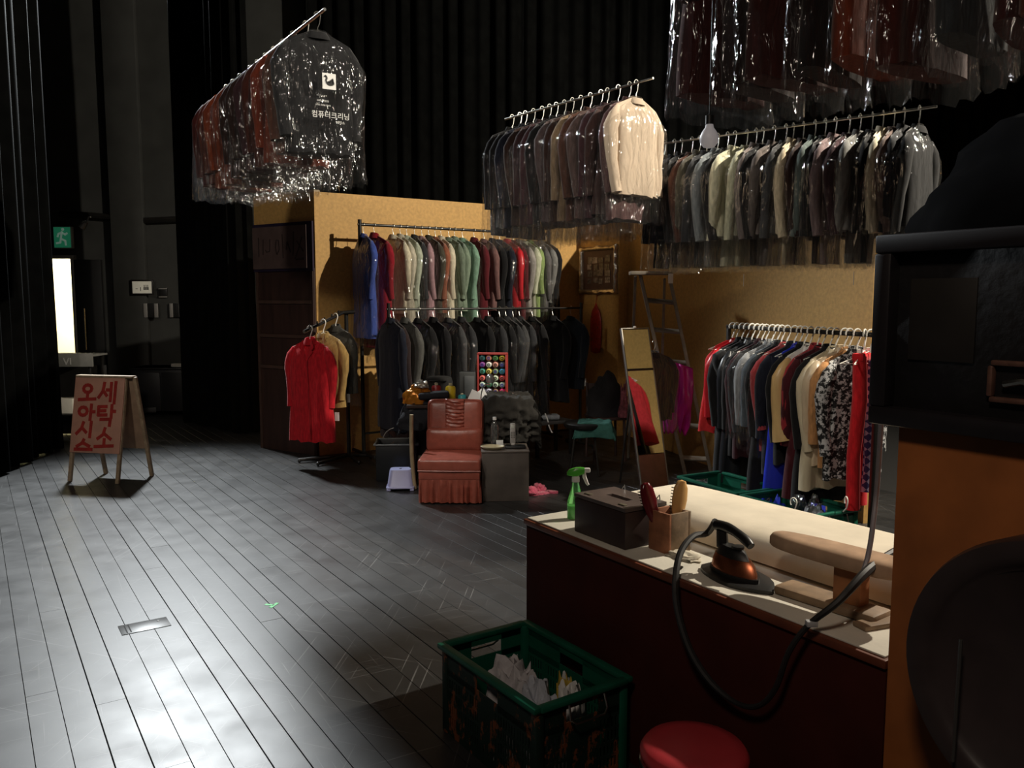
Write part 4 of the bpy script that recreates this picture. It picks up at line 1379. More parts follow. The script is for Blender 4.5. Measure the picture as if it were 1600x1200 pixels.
CL, CW, CHh = 0.62, 0.40, 0.35
side_long = crate_side(CL - 0.04, CHh - 0.015, 4, 34).mesh('slotted_side', smooth=False)
side_short = crate_side(CW - 0.04, CHh - 0.015, 4, 21).mesh('slotted_side', smooth=False)
rimb = MB()
for zz, ex, hgt in ((CHh - 0.01, 0.012, 0.02),):
    for sgn in (-1, 1):
        rimb.box((0, sgn * (CW / 2 - 0.004), zz), (CL + 0.012, 0.032, hgt), 0.005)
        rimb.box((sgn * (CL / 2 - 0.004), 0, zz), (0.032, CW - 0.03, hgt), 0.005)
rim_mesh = rimb.mesh('rim')
post_mesh = MB().box((0, 0, CHh / 2 - 0.006), (0.035, 0.035, CHh - 0.012), 0.008).mesh('corner_post')
bot_mesh = MB().box((0, 0, 0.008), (CL - 0.06, CW - 0.06, 0.012), 0.002).mesh('bottom')
bail = MB().tube([(0, -0.075, 0), (0.012, -0.078, -0.045), (0.02, -0.06, -0.06), (0.02, 0.06, -0.06), (0.012, 0.078, -0.045), (0, 0.075, 0)], 0.004, 6).mesh('wire_handle')


def crate(label, corner, ang, scuffed_shaded=False):
    c_ = Vector(corner)
    t = thing('plastic_crate', label, 'crate', (c_.x, c_.y, 0), ang, 'green plastic crates')
    link('rim', rim_mesh, crate_green, t)
    for sx in (-1, 1):
        for sy in (-1, 1):
            o = link('corner_post', post_mesh, crate_scuffed_shaded if scuffed_shaded and sy < 0 else crate_green, t)
            o.location = (sx * (CL / 2 - 0.02), sy * (CW / 2 - 0.02), 0)
    for sgn in (-1, 1):
        o = link('slotted_side', side_long, crate_scuffed_shaded if scuffed_shaded and sgn < 0 else crate_green, t)
        o.location = (0, sgn * (CW / 2 - 0.012), 0)
        o = link('slotted_side', side_short, crate_scuffed_shaded if scuffed_shaded and sgn > 0 else crate_green, t)
        o.location = (sgn * (CL / 2 - 0.012), 0, 0)
        o.rotation_euler = (0, 0, R(90))
        o = link('wire_handle', bail, metal_wire, t)
        o.location = (sgn * (CL / 2 + 0.012), 0, CHh - 0.02)
        o.rotation_euler = (0, 0, 0 if sgn > 0 else math.pi)
    link('bottom', bot_mesh, crate_green, t)
    return t


k1_, k2_, k3_, k4_ = G(683, 1000, .35), G(820, 968, .35), G(995, 1065, .35), G(838, 1105, .35)
cc = (k1_ + k2_ + k3_ + k4_) / 4
ca = math.atan2((k4_ - k1_).y + (k3_ - k2_).y, (k4_ - k1_).x + (k3_ - k2_).x)
crate('scuffed dark green crate in front of the counter with crumpled rags', cc, ca, True)
m1_, m2_, m3_ = G(1158, 772, .35), G(1270, 805, .35), G(1344, 795, .35)
eb = (m2_ - m1_).normalized()
pn = Vector((-eb.y, eb.x, 0))
ce = math.atan2(eb.y, eb.x)
c2 = m1_ + eb * CL / 2 + pn * CW / 2
crate('green crate with clear plastic bags below the low right rack, nearer the counter', c2, ce)
crate('open green crate below the low right rack, nearer the ladder', c2 - eb * (CL + 0.04), ce)


def rag(name, label, pos, r, col, seed, fabric=None, sq=(1, 1, 0.7), cat='rag', rz=0.0):
    o = lump(r * sq[0], r * sq[1], r * sq[2], 0.30, 2.2, seed, 32, 16, 0.5).build(name, fabric or cotton, None, col, ang=50)
    o.location = pos
    o.rotation_euler = (0, 0, rz)
    return tag(o, label, cat, 'rags in the scuffed crate' if cat == 'rag' else None)


exm = Vector((math.cos(ca), math.sin(ca), 0))
eym = Vector((-exm.y, exm.x, 0))
base = cc + Vector((0, 0, -0.35 + 0.016))
rag('crumpled_rag', 'grey and white crumpled rag at the rear of the scuffed crate', base + exm * -0.02 - eym * 0.06, 0.12, (0.55, 0.53, 0.55), 2, sq=(0.9, 0.75, 2.6))
rag('crumpled_rag', 'pale blue crumpled rag in the middle of the scuffed crate', base + exm * 0.12 - eym * 0.05, 0.10, (0.5, 0.53, 0.6), 4, sq=(0.75, 0.8, 2.8))
rag('crumpled_rag', 'small mustard yellow rag in the scuffed crate', base + exm * 0.135 + eym * 0.055, 0.065, (0.5, 0.36, 0.06), 6, sq=(0.7, 0.7, 4.4))
rag('crumpled_rag', 'white crumpled rag at the near end of the scuffed crate', base + exm * 0.17 + eym * 0.05, 0.09, (0.7, 0.7, 0.69), 8, sq=(0.65, 1.1, 3.2))
# plastic bag heap and hanger in the second crate
pb_ = lump(0.17, 0.13, 0.37, 0.35, 2.6, 14, 30, 18).build('plastic_bag_heap', film, ang=100)
pb_.location = c2 + eb * 0.10 + Vector((0, 0, -0.35 + 0.016))
pb_.rotation_euler = (0, 0, ce)
tag(pb_, 'crumpled clear plastic bag heaped in the nearer green crate', 'plastic bag')
gb = lump(0.13, 0.1, 0.30, 0.3, 2.2, 15, 24, 14).build('grey_cloth', satin, None, (0.16, 0.17, 0.18), ang=70)
gb.location = c2 + eb * 0.10 + Vector((0, 0, -0.35 + 0.02))
tag(gb, 'grey cloth inside the crumpled plastic bag', 'cloth')
for k, (uu, vv, rz_) in enumerate([(1240, 785, 0.3), (1322, 783, -0.5)]):
    p_ = G(uu, vv, 0.42)
    o = MB().tube([Vector((0, 0.02 * math.cos(a) + 0.0, 0.028 * math.sin(a))) for a in (R(-40) + R(250) * i / 9 for i in range(10))] + [Vector((0, -0.01, -0.04)), Vector((0, 0.05, -0.09))], 0.004, 6).build('wire_hanger', white_wire)
    o.location = p_
    o.rotation_euler = (0, 0, ANG_Q + rz_)
    tag(o, ['white wire hanger sticking out of the left end of the plastic bag heap', 'white wire hanger sticking up behind the plastic bag heap'][k], 'hanger')
o = lump(0.11, 0.12, 0.25, 0.4, 2.0, 17).build('royal_blue_cloth', satin, None, (0.02, 0.04, 0.5), ang=60)
o.location = c2 - eb * 0.20 + pn * 0.02 + Vector((0, 0, -0.35 + 0.016))
tag(o, 'royal blue cloth lying in the nearer green crate', 'cloth')
o = lump(0.2, 0.12, 0.18, 0.4, 2.0, 18).build('dark_cloth', cotton, None, (0.03, 0.02, 0.022), ang=60)
o.location = c2 - eb * (CL + 0.0) + Vector((0, 0, -0.35 + 0.016))
tag(o, 'dark folded cloth lying in the open green crate', 'cloth')

# ---- red round stool
sp_ = G(1085, 1163, .45)
t = thing('round_stool', 'round stool with a red padded seat in front of the counter', 'stool', (sp_.x, sp_.y, 0))
MB().lathe([(0, 0.405), (0.135, 0.405), (0.145, 0.415), (0.146, 0.43), (0.135, 0.446), (0.1, 0.453), (0, 0.456)], 36).build('seat', mat('red_vinyl', (0.46, 0.035, 0.045), 0.42, var=0.12, scale=6), t, ang=60)
MB().lathe([(0.12, 0.385), (0.147, 0.385), (0.149, 0.395), (0.147, 0.406), (0.12, 0.406)], 36).build('chrome_band', chrome, t)
for k in range(4):
    a = R(45 + 90 * k)
    MB().tube([(0.10 * math.cos(a), 0.10 * math.sin(a), 0.39), (0.16 * math.cos(a), 0.16 * math.sin(a), 0.012)], 0.011, 8).build('leg', chrome, t)
    MB().lathe([(0, 0), (0.016, 0), (0.014, 0.03), (0, 0.03)], 10, T((0.16 * math.cos(a), 0.16 * math.sin(a), 0))).build('foot_cap', black_plastic, t)
MB().tube([Vector((0.135 * math.cos(a), 0.135 * math.sin(a), 0.16)) for a in (2 * math.pi * i / 24 for i in range(24))], 0.007, 6, closed=True).build('foot_ring', chrome, t)

# ---- rust wood cabinet with black case, cloth bundle and round dish at the right edge
cp0 = TC - PD * (TL + 0.012)
t = thing('wooden_cabinet', 'tall rust brown plywood cabinet at the right edge beside the counter', 'cabinet', cp0 - QD * 0.012, ANG_P)
cbz = 1.345
MB().box((0.62, 0.012, cbz / 2), (1.24, 0.024, cbz), 0.003).build('front_panel', rust_wood, t)
MB().box((0.012, 0.36, cbz / 2), (0.024, 0.67, cbz), 0.003).build('side_panel', rust_wood, t)
MB().box((1.228, 0.36, cbz / 2), (0.024, 0.67, cbz), 0.003).build('side_panel', rust_wood, t)
MB().box((0.62, 0.36, cbz - 0.012), (1.18, 0.66, 0.022), 0.002).build('top_panel', rust_wood, t)
t = thing('equipment_case', 'black framed equipment case with a recessed handle on the rust cabinet', 'case', cp0 + PD * 0.055 - QD * 0.05 + Vector((0, 0, cbz + 0.002)), ANG_P)
ck = mat('black_case_vinyl', (0.010, 0.009, 0.010), 0.55, var=0.2, scale=30, bump=0.1)
fr = mat('case_frame_black', (0.014, 0.011, 0.013), 0.45, var=0.2)
cw_, chh = 0.92, 0.455
MB().box((cw_ / 2, 0.24, chh / 2), (cw_ - 0.02, 0.42, chh - 0.02), 0.006).build('body', ck, t)
for c_, s_ in (((cw_ / 2, 0.016, 0.022), (cw_, 0.05, 0.044)), ((cw_ / 2, 0.016, chh - 0.022), (cw_, 0.05, 0.044)), ((0.022, 0.016, chh / 2), (0.044, 0.05, chh - 0.088)), ((cw_ - 0.022, 0.016, chh / 2), (0.044, 0.05, chh - 0.088))):
    MB().box(c_, s_, 0.006).build('frame_bar', fr, t)
MB().box((0.155, 0.026, 0.255), (0.155, 0.006, 0.19), 0.001).build('label_plate', mat('dull_label', (0.022, 0.019, 0.017), 0.5, var=0.15), t)
hx0 = 0.275
hr = mat('worn_copper_frame', (0.17, 0.085, 0.062), 0.5, 0.3, var=0.3, scale=40)
for c_, s_ in (((hx0 + 0.07, 0.022, 0.165), (0.14, 0.02, 0.012)), ((hx0 + 0.07, 0.022, 0.085), (0.14, 0.02, 0.012)), ((hx0, 0.022, 0.125), (0.012, 0.02, 0.068)), ((hx0 + 0.14, 0.022, 0.125), (0.012, 0.02, 0.068))):
    MB().box(c_, s_, 0.004).build('handle_frame', hr, t)
MB().tube([(hx0 + 0.03, 0.018, 0.12), (hx0 + 0.07, 0.008, 0.13), (hx0 + 0.11, 0.018, 0.12)], 0.008, 8).build('latch', metal_wire, t)
o = lump(0.50, 0.22, 0.31, 0.18, 1.6, 21, 36, 18).build('cloth_bundle', mat('dense_black_cloth', (0.004, 0.004, 0.0045), 0.98, var=0.2, spec=0.02), ang=70)
o.location = cp0 - PD * 0.40 + QD * 0.19 + Vector((0, 0, cbz + 0.002 + chh + 0.001))
o.rotation_euler = (0, 0, ANG_P)
tag(o, 'large black cloth bundle heaped on top of the equipment case', 'cloth bundle')
# round black dish
dc = AT(1645, 1085, 1.52)
t = thing('round_drum', 'big round black drum with a rolled rim at the lower right corner', 'drum', (dc.x, dc.y, 0), ANG_P)
zc = dc.z
RD_ = 0.298
Md = T((0, 0, zc), rx=R(90))
dm = mat('drum_black', (0.013, 0.010, 0.012), 0.42, var=0.2)
MB().lathe([(RD_ - 0.02, -0.16), (RD_ - 0.004, -0.10), (RD_, -0.01), (RD_ - 0.006, 0.008), (RD_ - 0.03, 0.012), (RD_ - 0.055, 0.002), (RD_ - 0.065, -0.012)], 64, Md).build('rim', mat('drum_rim_brown_black', (0.045, 0.032, 0.032), 0.35, var=0.15), t, ang=60)
MB().lathe([(0, -0.05), (RD_ - 0.13, -0.045), (RD_ - 0.07, -0.03), (RD_ - 0.06, -0.012), (RD_ - 0.05, -0.06), (0, -0.08)], 64, Md).build('dish', dm, t, ang=60)
MB().tube([(-0.16, -0.04, zc - 0.25 + 0.05), (-0.16, -0.035, zc + 0.06)], 0.004, 6).build('rib', mat('dull_grey_edge', (0.10, 0.095, 0.09), 0.4, 0.5, var=0), t)
for sx in (-1, 1):
    MB().tube([(sx * 0.12, 0.08, zc - RD_ + 0.06), (sx * 0.2, 0.1, 0.012)], 0.014, 8).build('leg', blackmetal, t)
# hanging bulb
bp = AT(1108, 216, 3.05)
t = thing('light_bulb', 'frosted white light bulb hanging on a thin cord at the upper right', 'bulb', bp)
MB().lathe([(0, -0.036), (0.02, -0.031), (0.032, -0.014), (0.034, 0.004), (0.026, 0.022), (0.016, 0.036), (0.013, 0.05), (0, 0.05)], 20).build('glass', mat('frosted_glass', (0.75, 0.73, 0.76), 0.45, var=0, emit=0.12), t, ang=80)
MB().lathe([(0, 0.048), (0.015, 0.048), (0.015, 0.078), (0, 0.085)], 12).build('socket', black_plastic, t)
MB().tube([(0, 0, 0.08), (0.004, 0, 1.0), (0, 0, 7.2 - bp.z)], 0.0025, 6).build('cord', blackmetal, t)

# ---- armchair
ch0 = G(702, 788)
t = thing('armless_chair', 'red brown leatherette easy chair with a pleated skirt', 'chair', (ch0.x, ch0.y, 0), R(-2))
cwid = 0.49
hw = cwid / 2
# skirt with pleats
sk = MB()
path = []
Np = 150
per = [(-hw, 0.0), (hw, 0.0), (hw, 0.56), (-hw, 0.56), (-hw, 0.0)]
seg = [((per[i][0], per[i][1]), (per[i + 1][0], per[i + 1][1])) for i in range(4)]
rings = []
for z, k in ((0.012, 1.0), (0.05, 1.0), (0.13, 0.8), (0.18, 0.35), (0.20, 0.0)):
    ring = []
    for (a, b) in seg:
        nn = 44
        for i in range(nn):
            s = i / nn
            px_, py_ = a[0] + (b[0] - a[0]) * s, a[1] + (b[1] - a[1]) * s
            nx_, ny_ = (b[1] - a[1]), -(b[0] - a[0])
            l_ = math.hypot(nx_, ny_)
            f = 0.015 * k * (math.sin(s * 55 + 2 * math.sin(s * 9)) + 0.5 * math.sin(s * 87 + 1))
            if s < 0.02:
                f = 0
            ring.append(Vector((px_ + nx_ / l_ * f, py_ + ny_ / l_ * f, z)))
    rings.append(ring)
sk.loft(rings)
sk.build('pleated_skirt', leather, t, ang=55)
MB().box((0, 0.28, 0.235), (cwid + 0.006, 0.565, 0.075), 0.012).build('seat_base', leather, t)


def cushion(c, s, r, puff, name, M=None):
    mb = MB()
    bm = bmesh.new()
    bmesh.ops.create_cube(bm, size=1.0)
    bmesh.ops.scale(bm, vec=s, verts=bm.verts)
    bmesh.ops.bevel(bm, geom=bm.edges[:], offset=r, segments=4, profile=0.6, affect='EDGES')
    bmesh.ops.subdivide_edges(bm, edges=[e for e in bm.edges if e.calc_length() > 0.1], cuts=6, use_grid_fill=True)
    for v in bm.verts:
        fx, fy = 1 - (2 * v.co.x / s[0]) ** 2, 1 - (2 * v.co.y / s[1]) ** 2
        fz = 1 - (2 * v.co.z / s[2]) ** 2
        mx_ = min(s)
        if mx_ == s[2]:
            v.co.z += math.copysign(puff * max(0, fx) * max(0, fy), v.co.z)
        else:
            v.co.y += math.copysign(puff * max(0, fx) * max(0, fz), v.co.y)
    bm.verts.index_update()
    vs = [Vector(c) + v.co for v in bm.verts]
    mb.add(vs, [tuple(v.index for v in f.verts) for f in bm.faces], M)
    bm.free()
    return mb.build(name, leather, t, ang=60)


cushion((0, 0.26, 0.315), (cwid + 0.02, 0.54, 0.10), 0.028, 0.014, 'seat_cushion')
cushion((0, 0.468, 0.455), (cwid - 0.006, 0.13, 0.21), 0.05, 0.022, 'lumbar_cushion', T((0, 0, 0)))
Mbk = T((0, 0.455, 0.41), rx=R(-9))
cushion((0, 0.05, 0.195), (cwid - 0.005, 0.13, 0.39), 0.058, 0.012, 'backrest', Mbk)
# gathered centre strip
gs = MB()
grid = []
nx, nz = 10, 40
for j in range(nz + 1):
    for i in range(nx + 1):
        u_, v_ = i / nx, j / nz
        f = 0.006 * math.sin(v_ * 52 + 3 * math.sin(u_ * 3) + 2 * u_) + 0.004 * math.sin(v_ * 90 + u_ * 5)
        grid.append(Vector((-0.08 + 0.16 * u_, -0.030 - 0.012 * math.sin(math.pi * u_) - f, 0.135 + 0.25 * v_)))
gs.add(grid, [(j * (nx + 1) + i, j * (nx + 1) + i + 1, (j + 1) * (nx + 1) + i + 1, (j + 1) * (nx + 1) + i) for j in range(nz) for i in range(nx)], Mbk)
thicken(gs.build('gathered_strip', leather, t, ang=80), -0.02)
for s_ in (-1, 1):
    MB().tube([Mbk @ Vector(p) for p in ((s_ * (hw - 0.02), -0.012, 0.03), (s_ * (hw - 0.016), -0.014, 0.28), (s_ * (hw - 0.03), -0.01, 0.355), (s_ * (hw - 0.09), -0.004, 0.382), (0, -0.004, 0.386))], 0.005, 6, smooth_pts=4).build('piping', leather, t)
MB().tube([(-hw - 0.008, -0.005, 0.272), (0, -0.012, 0.272), (hw + 0.008, -0.005, 0.272)], 0.006, 6).build('piping', leather, t)

# ---- grey brown box table with phone, dish, bottle
b0 = G(753, 784)
bwid = 0.385
bz = 0.415
t = thing('box_table', 'grey brown painted wooden box used as side table beside the chair', 'box', (b0.x, b0.y, 0), R(3))
gb_ = mat('grey_brown_paint', (0.085, 0.070, 0.060), 0.6, var=0.2, scale=8)
MB().box((bwid / 2, 0.008, bz / 2), (bwid, 0.016, bz - 0.002), 0.003).build('front_panel', gb_, t)
MB().box((0.008, 0.18, bz / 2), (0.016, 0.325, bz - 0.002), 0.002).build('side_panel', gb_, t)
MB().box((bwid - 0.008, 0.18, bz / 2), (0.016, 0.325, bz - 0.002), 0.002).build('side_panel', gb_, t)
MB().box((bwid / 2, 0.345, bz / 2), (bwid, 0.012, bz - 0.002), 0.002).build('back_panel', gb_, t)
MB().box((bwid / 2, 0.18, bz - 0.005), (bwid + 0.01, 0.37, 0.014), 0.003).build('top_panel', mat('grey_brown_top', (0.11, 0.09, 0.075), 0.5, var=0.2), t)
btop = bz + 0.0025


def BW(x, y):
    return Vector((b0.x + x, b0.y + y, btop))


o = MB().lathe([(0, 0.0), (0.06, 0.0), (0.085, 0.012), (0.1, 0.026), (0.096, 0.028), (0.08, 0.017), (0.05, 0.008), (0, 0.008)], 28, sx=1.0, sy=0.75).build('shallow_dish', mat('cream_plastic', (0.62, 0.55, 0.36), 0.4, var=0.05), ang=60)
o.location = BW(0.085, 0.10)
tag(o, 'shallow cream dish on the box table', 'dish')
t = thing('water_bottle', 'clear plastic water bottle with a white cap behind the cream dish', 'bottle', BW(0.10, 0.26))
pr = [(0, 0.002), (0.03, 0.002), (0.034, 0.01)]
for k in range(6):
    z = 0.025 + k * 0.022
    pr += [(0.034, z), (0.031, z + 0.011)]
pr += [(0.034, 0.155), (0.030, 0.175), (0.016, 0.205), (0.013, 0.215), (0.013, 0.225), (0, 0.225)]
MB().lathe(pr, 20).build('bottle_body', mat('clear_pet', (0.9, 0.92, 0.92), 0.06, var=0, trans=0.95), t, ang=60)
MB().lathe([(0, 0.222), (0.0165, 0.222), (0.0165, 0.245), (0, 0.247)], 16).build('cap', mat('white_plastic', (1, 1, 1)), t)
o = MB().box((0, 0, 0.03), (0.06, 0.004, 0.055), 0.001).build('paper_slip', white_paper)
o.location = BW(0.145, 0.20)
o.rotation_euler = (R(-12), 0, R(12))
tag(o, 'small white paper slip leaning by the water bottle', 'paper')
t = thing('telephone', 'grey cordless telephone handset standing in a black base', 'telephone', BW(0.255, 0.16), R(2))
MB().box((0.02, 0, 0.011), (0.17, 0.12, 0.020), 0.008).build('base', black_plastic, t)
ph = mat('handset_grey', (0.30, 0.28, 0.26), 0.4, var=0.05)
Mp = T((0.0, 0.03, 0.016), rx=R(-14))
MB().box((0, 0, 0.10), (0.046, 0.026, 0.17), 0.008, Mp).build('handset', ph, t)
MB().box((0, 0, 0.021), (0.032, 0.022, 0.04), 0.006, Mp).build('mouthpiece', mat('handset_pale', (0.5, 0.48, 0.45), 0.4, var=0.03), t)
MB().box((0, -0.013, 0.155), (0.03, 0.004, 0.03), 0.001, Mp).build('display', mat('lcd_grey', (0.42, 0.43, 0.38), 0.3, var=0), t)
for r_ in range(4):
    for c_ in range(3):
        MB().box(((c_ - 1) * 0.012, -0.0135, 0.065 + r_ * 0.014), (0.008, 0.004, 0.008), 0, Mp).build('key', mat('key_dark', (0.06, 0.055, 0.05), 0.5, var=0), t, smooth=False)

# ---- sewing table behind chair and box
sx0, sx1 = AT(640, 640, 7.35).x, AT(832, 640, 7.35).x
sw_ = sx1 - sx0
sy = 7.14
sz = 0.735
t = thing('sewing_table', 'dark sewing table behind the red brown chair', 'table', (sx0, sy, 0), R(4))
MB().box((sw_ / 2, 0.27, sz - 0.015), (sw_, 0.54, 0.03), 0.004).build('table_top', dark_wood, t)
for x in (0.04, sw_ - 0.04):
    for y in (0.05, 0.49):
        MB().box((x, y, (sz - 0.03) / 2), (0.045, 0.045, sz - 0.03), 0.003).build('leg', blackmetal, t)
MB().box((sw_ / 2, 0.5, 0.35), (sw_ - 0.1, 0.02, 0.3), 0.003).build('back_panel', dark_wood, t)
rt = Matrix.Translation((sx0, sy, 0)) @ Matrix.Rotation(R(4), 4, 'Z')


def SW(x, y, z=0.0):
    return rt @ Vector((x, y, sz + 0.001 + z))


# dark olive cloth draped over the right end
dp = drape(0.40, 0.34, sz + 0.05, 0.36, 4, 56, 0.034, 0.004, (1, 1, 1, 0), 15.0).build('draped_cloth', mat('olive_black_cloth', (0.013, 0.011, 0.008), 0.9, var=0.2, scale=20, bump=0.4, bscale=9), ang=80)
dp.matrix_world = rt @ Matrix.Translation((sw_ - 0.215, 0.165, 0))
thicken(dp)
tag(dp, 'dark olive garment draped over the right end of the sewing table', 'cloth')
# thread rack
tr0 = SW(sw_ - 0.475, 0.37, 0.0)
ta = R(-6)
t = thing('thread_rack', 'red wooden thread rack with six rows of spools on the sewing table', 'thread rack', tr0 + Vector((0, 0, 0.025)), ta)
rw, rh_, rdp = 0.275, 0.40, 0.10
rr_ = mat('red_painted_wood', (0.36, 0.045, 0.038), 0.45, var=0.12)
for c_, s_ in (((rw / 2, rdp / 2, rh_ - 0.008), (rw, rdp, 0.016)), ((rw / 2, rdp / 2, 0.008), (rw, rdp, 0.016)), ((0.008, rdp / 2, rh_ / 2), (0.016, rdp, rh_ - 0.033)), ((rw - 0.008, rdp / 2, rh_ / 2), (0.016, rdp, rh_ - 0.033))):
    MB().box(c_, s_, 0.002).build('frame_board', rr_, t)
MB().box((rw / 2, rdp - 0.005, rh_ / 2), (rw - 0.032, 0.008, rh_ - 0.034), 0).build('back_board', mat('dark_red_inner', (0.11, 0.014, 0.012), 0.6, var=0.1), t)
rk = Matrix.Translation(tr0 + Vector((0, 0, 0.025))) @ Matrix.Rotation(ta, 4, 'Z')
rows = [[('teal', (0.03, 0.16, 0.17)), ('tan orange', (0.55, 0.24, 0.13)), ('leaf green', (0.10, 0.28, 0.09)), ('yellow', (0.75, 0.6, 0.05))],
        [('purple', (0.22, 0.05, 0.25)), ('white', (0.8, 0.8, 0.78)), ('salmon pink', (0.65, 0.3, 0.24)), ('slate', (0.09, 0.10, 0.12))],
        [('sea green', (0.05, 0.28, 0.22)), ('lemon', (0.75, 0.62, 0.12)), ('olive green', (0.18, 0.27, 0.14)), ('sky blue', (0.05, 0.34, 0.62))],
        [('coral', (0.75, 0.16, 0.14)), ('silver grey', (0.45, 0.46, 0.48)), ('pale green', (0.6, 0.68, 0.52)), ('scarlet', (0.68, 0.10, 0.10))],
        [('pale mint', (0.5, 0.66, 0.55)), ('bottle green', (0.04, 0.15, 0.08)), ('mint', (0.45, 0.6, 0.46)), ('light mint', (0.42, 0.55, 0.44))],
        [('pearl white', (0.7, 0.7, 0.75)), ('lavender white', (0.62, 0.62, 0.8)), ('brown', (0.2, 0.12, 0.07)), ('hot pink', (0.8, 0.05, 0.22))]]
spool = MB().lathe([(0.010, 0.0), (0.019, 0.002), (0.0235, 0.010), (0.025, 0.04), (0.0255, 0.075), (0.010, 0.075)], 16, T(rx=R(-90))).mesh('thread', 60)
score = MB().lathe([(0.0, 0.01), (0.0125, 0.01), (0.0125, -0.004), (0.007, -0.004), (0.007, 0.004), (0, 0.004)], 12, T(rx=R(-90))).mesh('core', 40)
names = ['top', 'second', 'third', 'fourth', 'fifth', 'bottom']
for j, row in enumerate(rows):
    for i, (nm, c_) in enumerate(row):
        lp = rk @ Vector((0.016 + (i + 0.5) * (rw - 0.032) / 4, 0.010, rh_ - 0.016 - (j + 0.5) * (rh_ - 0.032) / 6))
        s_ = thing('thread_spool', f'{nm} thread spool in the {names[j]} row of the red rack', 'spool', lp, ta, 'thread spools in the red rack')
        s_.scale = (1.12, 1, 1.12)
        link('thread', spool, plain, s_, c_)
        link('core', score, plain, s_, [(0.02, 0.02, 0.02), (0.05, 0.05, 0.3), (0.03, 0.08, 0.03)][(i + j) % 3])


def cone(label, loc, col, h, r):
    t = thing('thread_cone', label, 'thread cone', loc, 0, 'loose thread cones on the sewing table')
    MB().lathe([(0, 0.003), (r * 0.95, 0.003), (r, 0.01), (r * 0.96, h * 0.75), (r * 0.8, h * 0.84), (r * 0.45, h * 0.87), (0, h * 0.87)], 20).build('thread', plain, t, col)
    MB().lathe([(0, h * 0.85), (r * 0.36, h * 0.85), (r * 0.33, h), (0, h)], 14).build('core', plain, t, (0.5, 0.45, 0.3))
    return t


def SP(u, v, dy):
    """table-top place seen at pixel column u, dy metres behind the front edge"""
    d = sy + dy
    p = AT(u, v, d)
    return Vector((p.x, d, sz + 0.0012))


cone('tall yellow thread cone behind the chair back', SP(704, 620, 0.20) + Vector((0, 0, 0.03)) * 0, (0.75, 0.55, 0.02), 0.17, 0.048)
cone('dark red thread cone behind the chair back', SP(682, 618, 0.30), (0.3, 0.015, 0.02), 0.165, 0.045)
cone('small teal thread cone behind the chair back', SP(722, 618, 0.16), (0.03, 0.33, 0.36), 0.085, 0.038)
t = thing('loudspeaker', 'grey desktop loudspeaker with a clear plastic face beside the thread rack', 'loudspeaker', SP(730, 600, 0.40), R(-4))
MB().box((0, 0.06, 0.125), (0.15, 0.12, 0.25), 0.008).build('cabinet', mat('grey_speaker', (0.055, 0.06, 0.06), 0.5, var=0.15), t)
MB().box((0.02, -0.003, 0.12), (0.09, 0.008, 0.19), 0.003).build('grille', mat('speaker_grille', (0.10, 0.11, 0.115), 0.35, var=0.1), t)
t = thing('flat_cap', 'black round cap lying behind the thread cones', 'cap', SP(686, 590, 0.47))
MB().lathe([(0, 0.0), (0.11, 0.0), (0.125, 0.05), (0.135, 0.16), (0.12, 0.19), (0.09, 0.205), (0, 0.21)], 24).build('crown', mat('cap_black', (0.012, 0.012, 0.012), 0.9, var=0.2), t, ang=50)
MB().box((0, -0.11, 0.175), (0.16, 0.07, 0.01), 0.004).build('brim', mat('cap_black', (0, 0, 0)), t)
# orange bag
t = thing('shiny_pouch', 'shiny orange and silver pouch at the left end of the sewing table', 'pouch', SP(651, 615, 0.14))
lump(0.125, 0.1, 0.17, 0.25, 1.8, 33, 28, 16).build('pouch_body', mat('orange_foil', (0.55, 0.20, 0.02), 0.22, 0.4, var=0.25, scale=8, bump=0.4, bscale=16), t, ang=60)
lump(0.065, 0.055, 0.06, 0.5, 3, 35, 20, 10).build('silver_top', mat('silver_foil', (0.6, 0.58, 0.52), 0.22, 0.7, var=0.2, bump=0.6, bscale=30), t, ang=40).location = (0.04, 0, 0.14)
# dark jeans over the table corner / chair side
jn = drape(0.26, 0.16, sz + 0.02, 0.24, 7, 30, 0.03, 0.01, (1, 0, 1, 0)).build('folded_trousers', mat('black_denim', (0.012, 0.013, 0.019), 0.85, var=0.25, scale=30, bump=0.3, bscale=14), ang=80)
jn.location = (AT(660, 640, 7.2).x, sy + 0.16, 0)
thicken(jn, 0.012)
tag(jn, 'black folded trousers hanging over the table corner behind the chair', 'trousers')
o = MB().box((0, 0, 0.03), (0.27, 0.15, 0.06), 0.022).build('folded_cloth', mat('black_denim', (0, 0, 0)), ang=50)
o.location = SP(678, 620, 0.10) + Vector((0, 0, 0.045))
o.rotation_euler = (0, R(-3), R(6))
tag(o, 'thick black folded cloth lying on top of the trousers', 'cloth')
# white papers
for k, (u_, v_, a_, rx_) in enumerate([(741, 618, 25, 30), (754, 628, -30, 24)]):
    o = MB().box((0, 0, 0.055), (0.13, 0.002, 0.10), 0).build('paper_sheet', white_paper, smooth=False)
    o.location = SP(u_, v_, 0.10 + 0.03 * k) + Vector((0, 0, 0.012))
    o.rotation_euler = (R(-rx_), R(a_), 0)
    tag(o, ['white paper sheet leaning behind the top of the chair back', 'white folded paper beside the lamp arm'][k], 'paper')
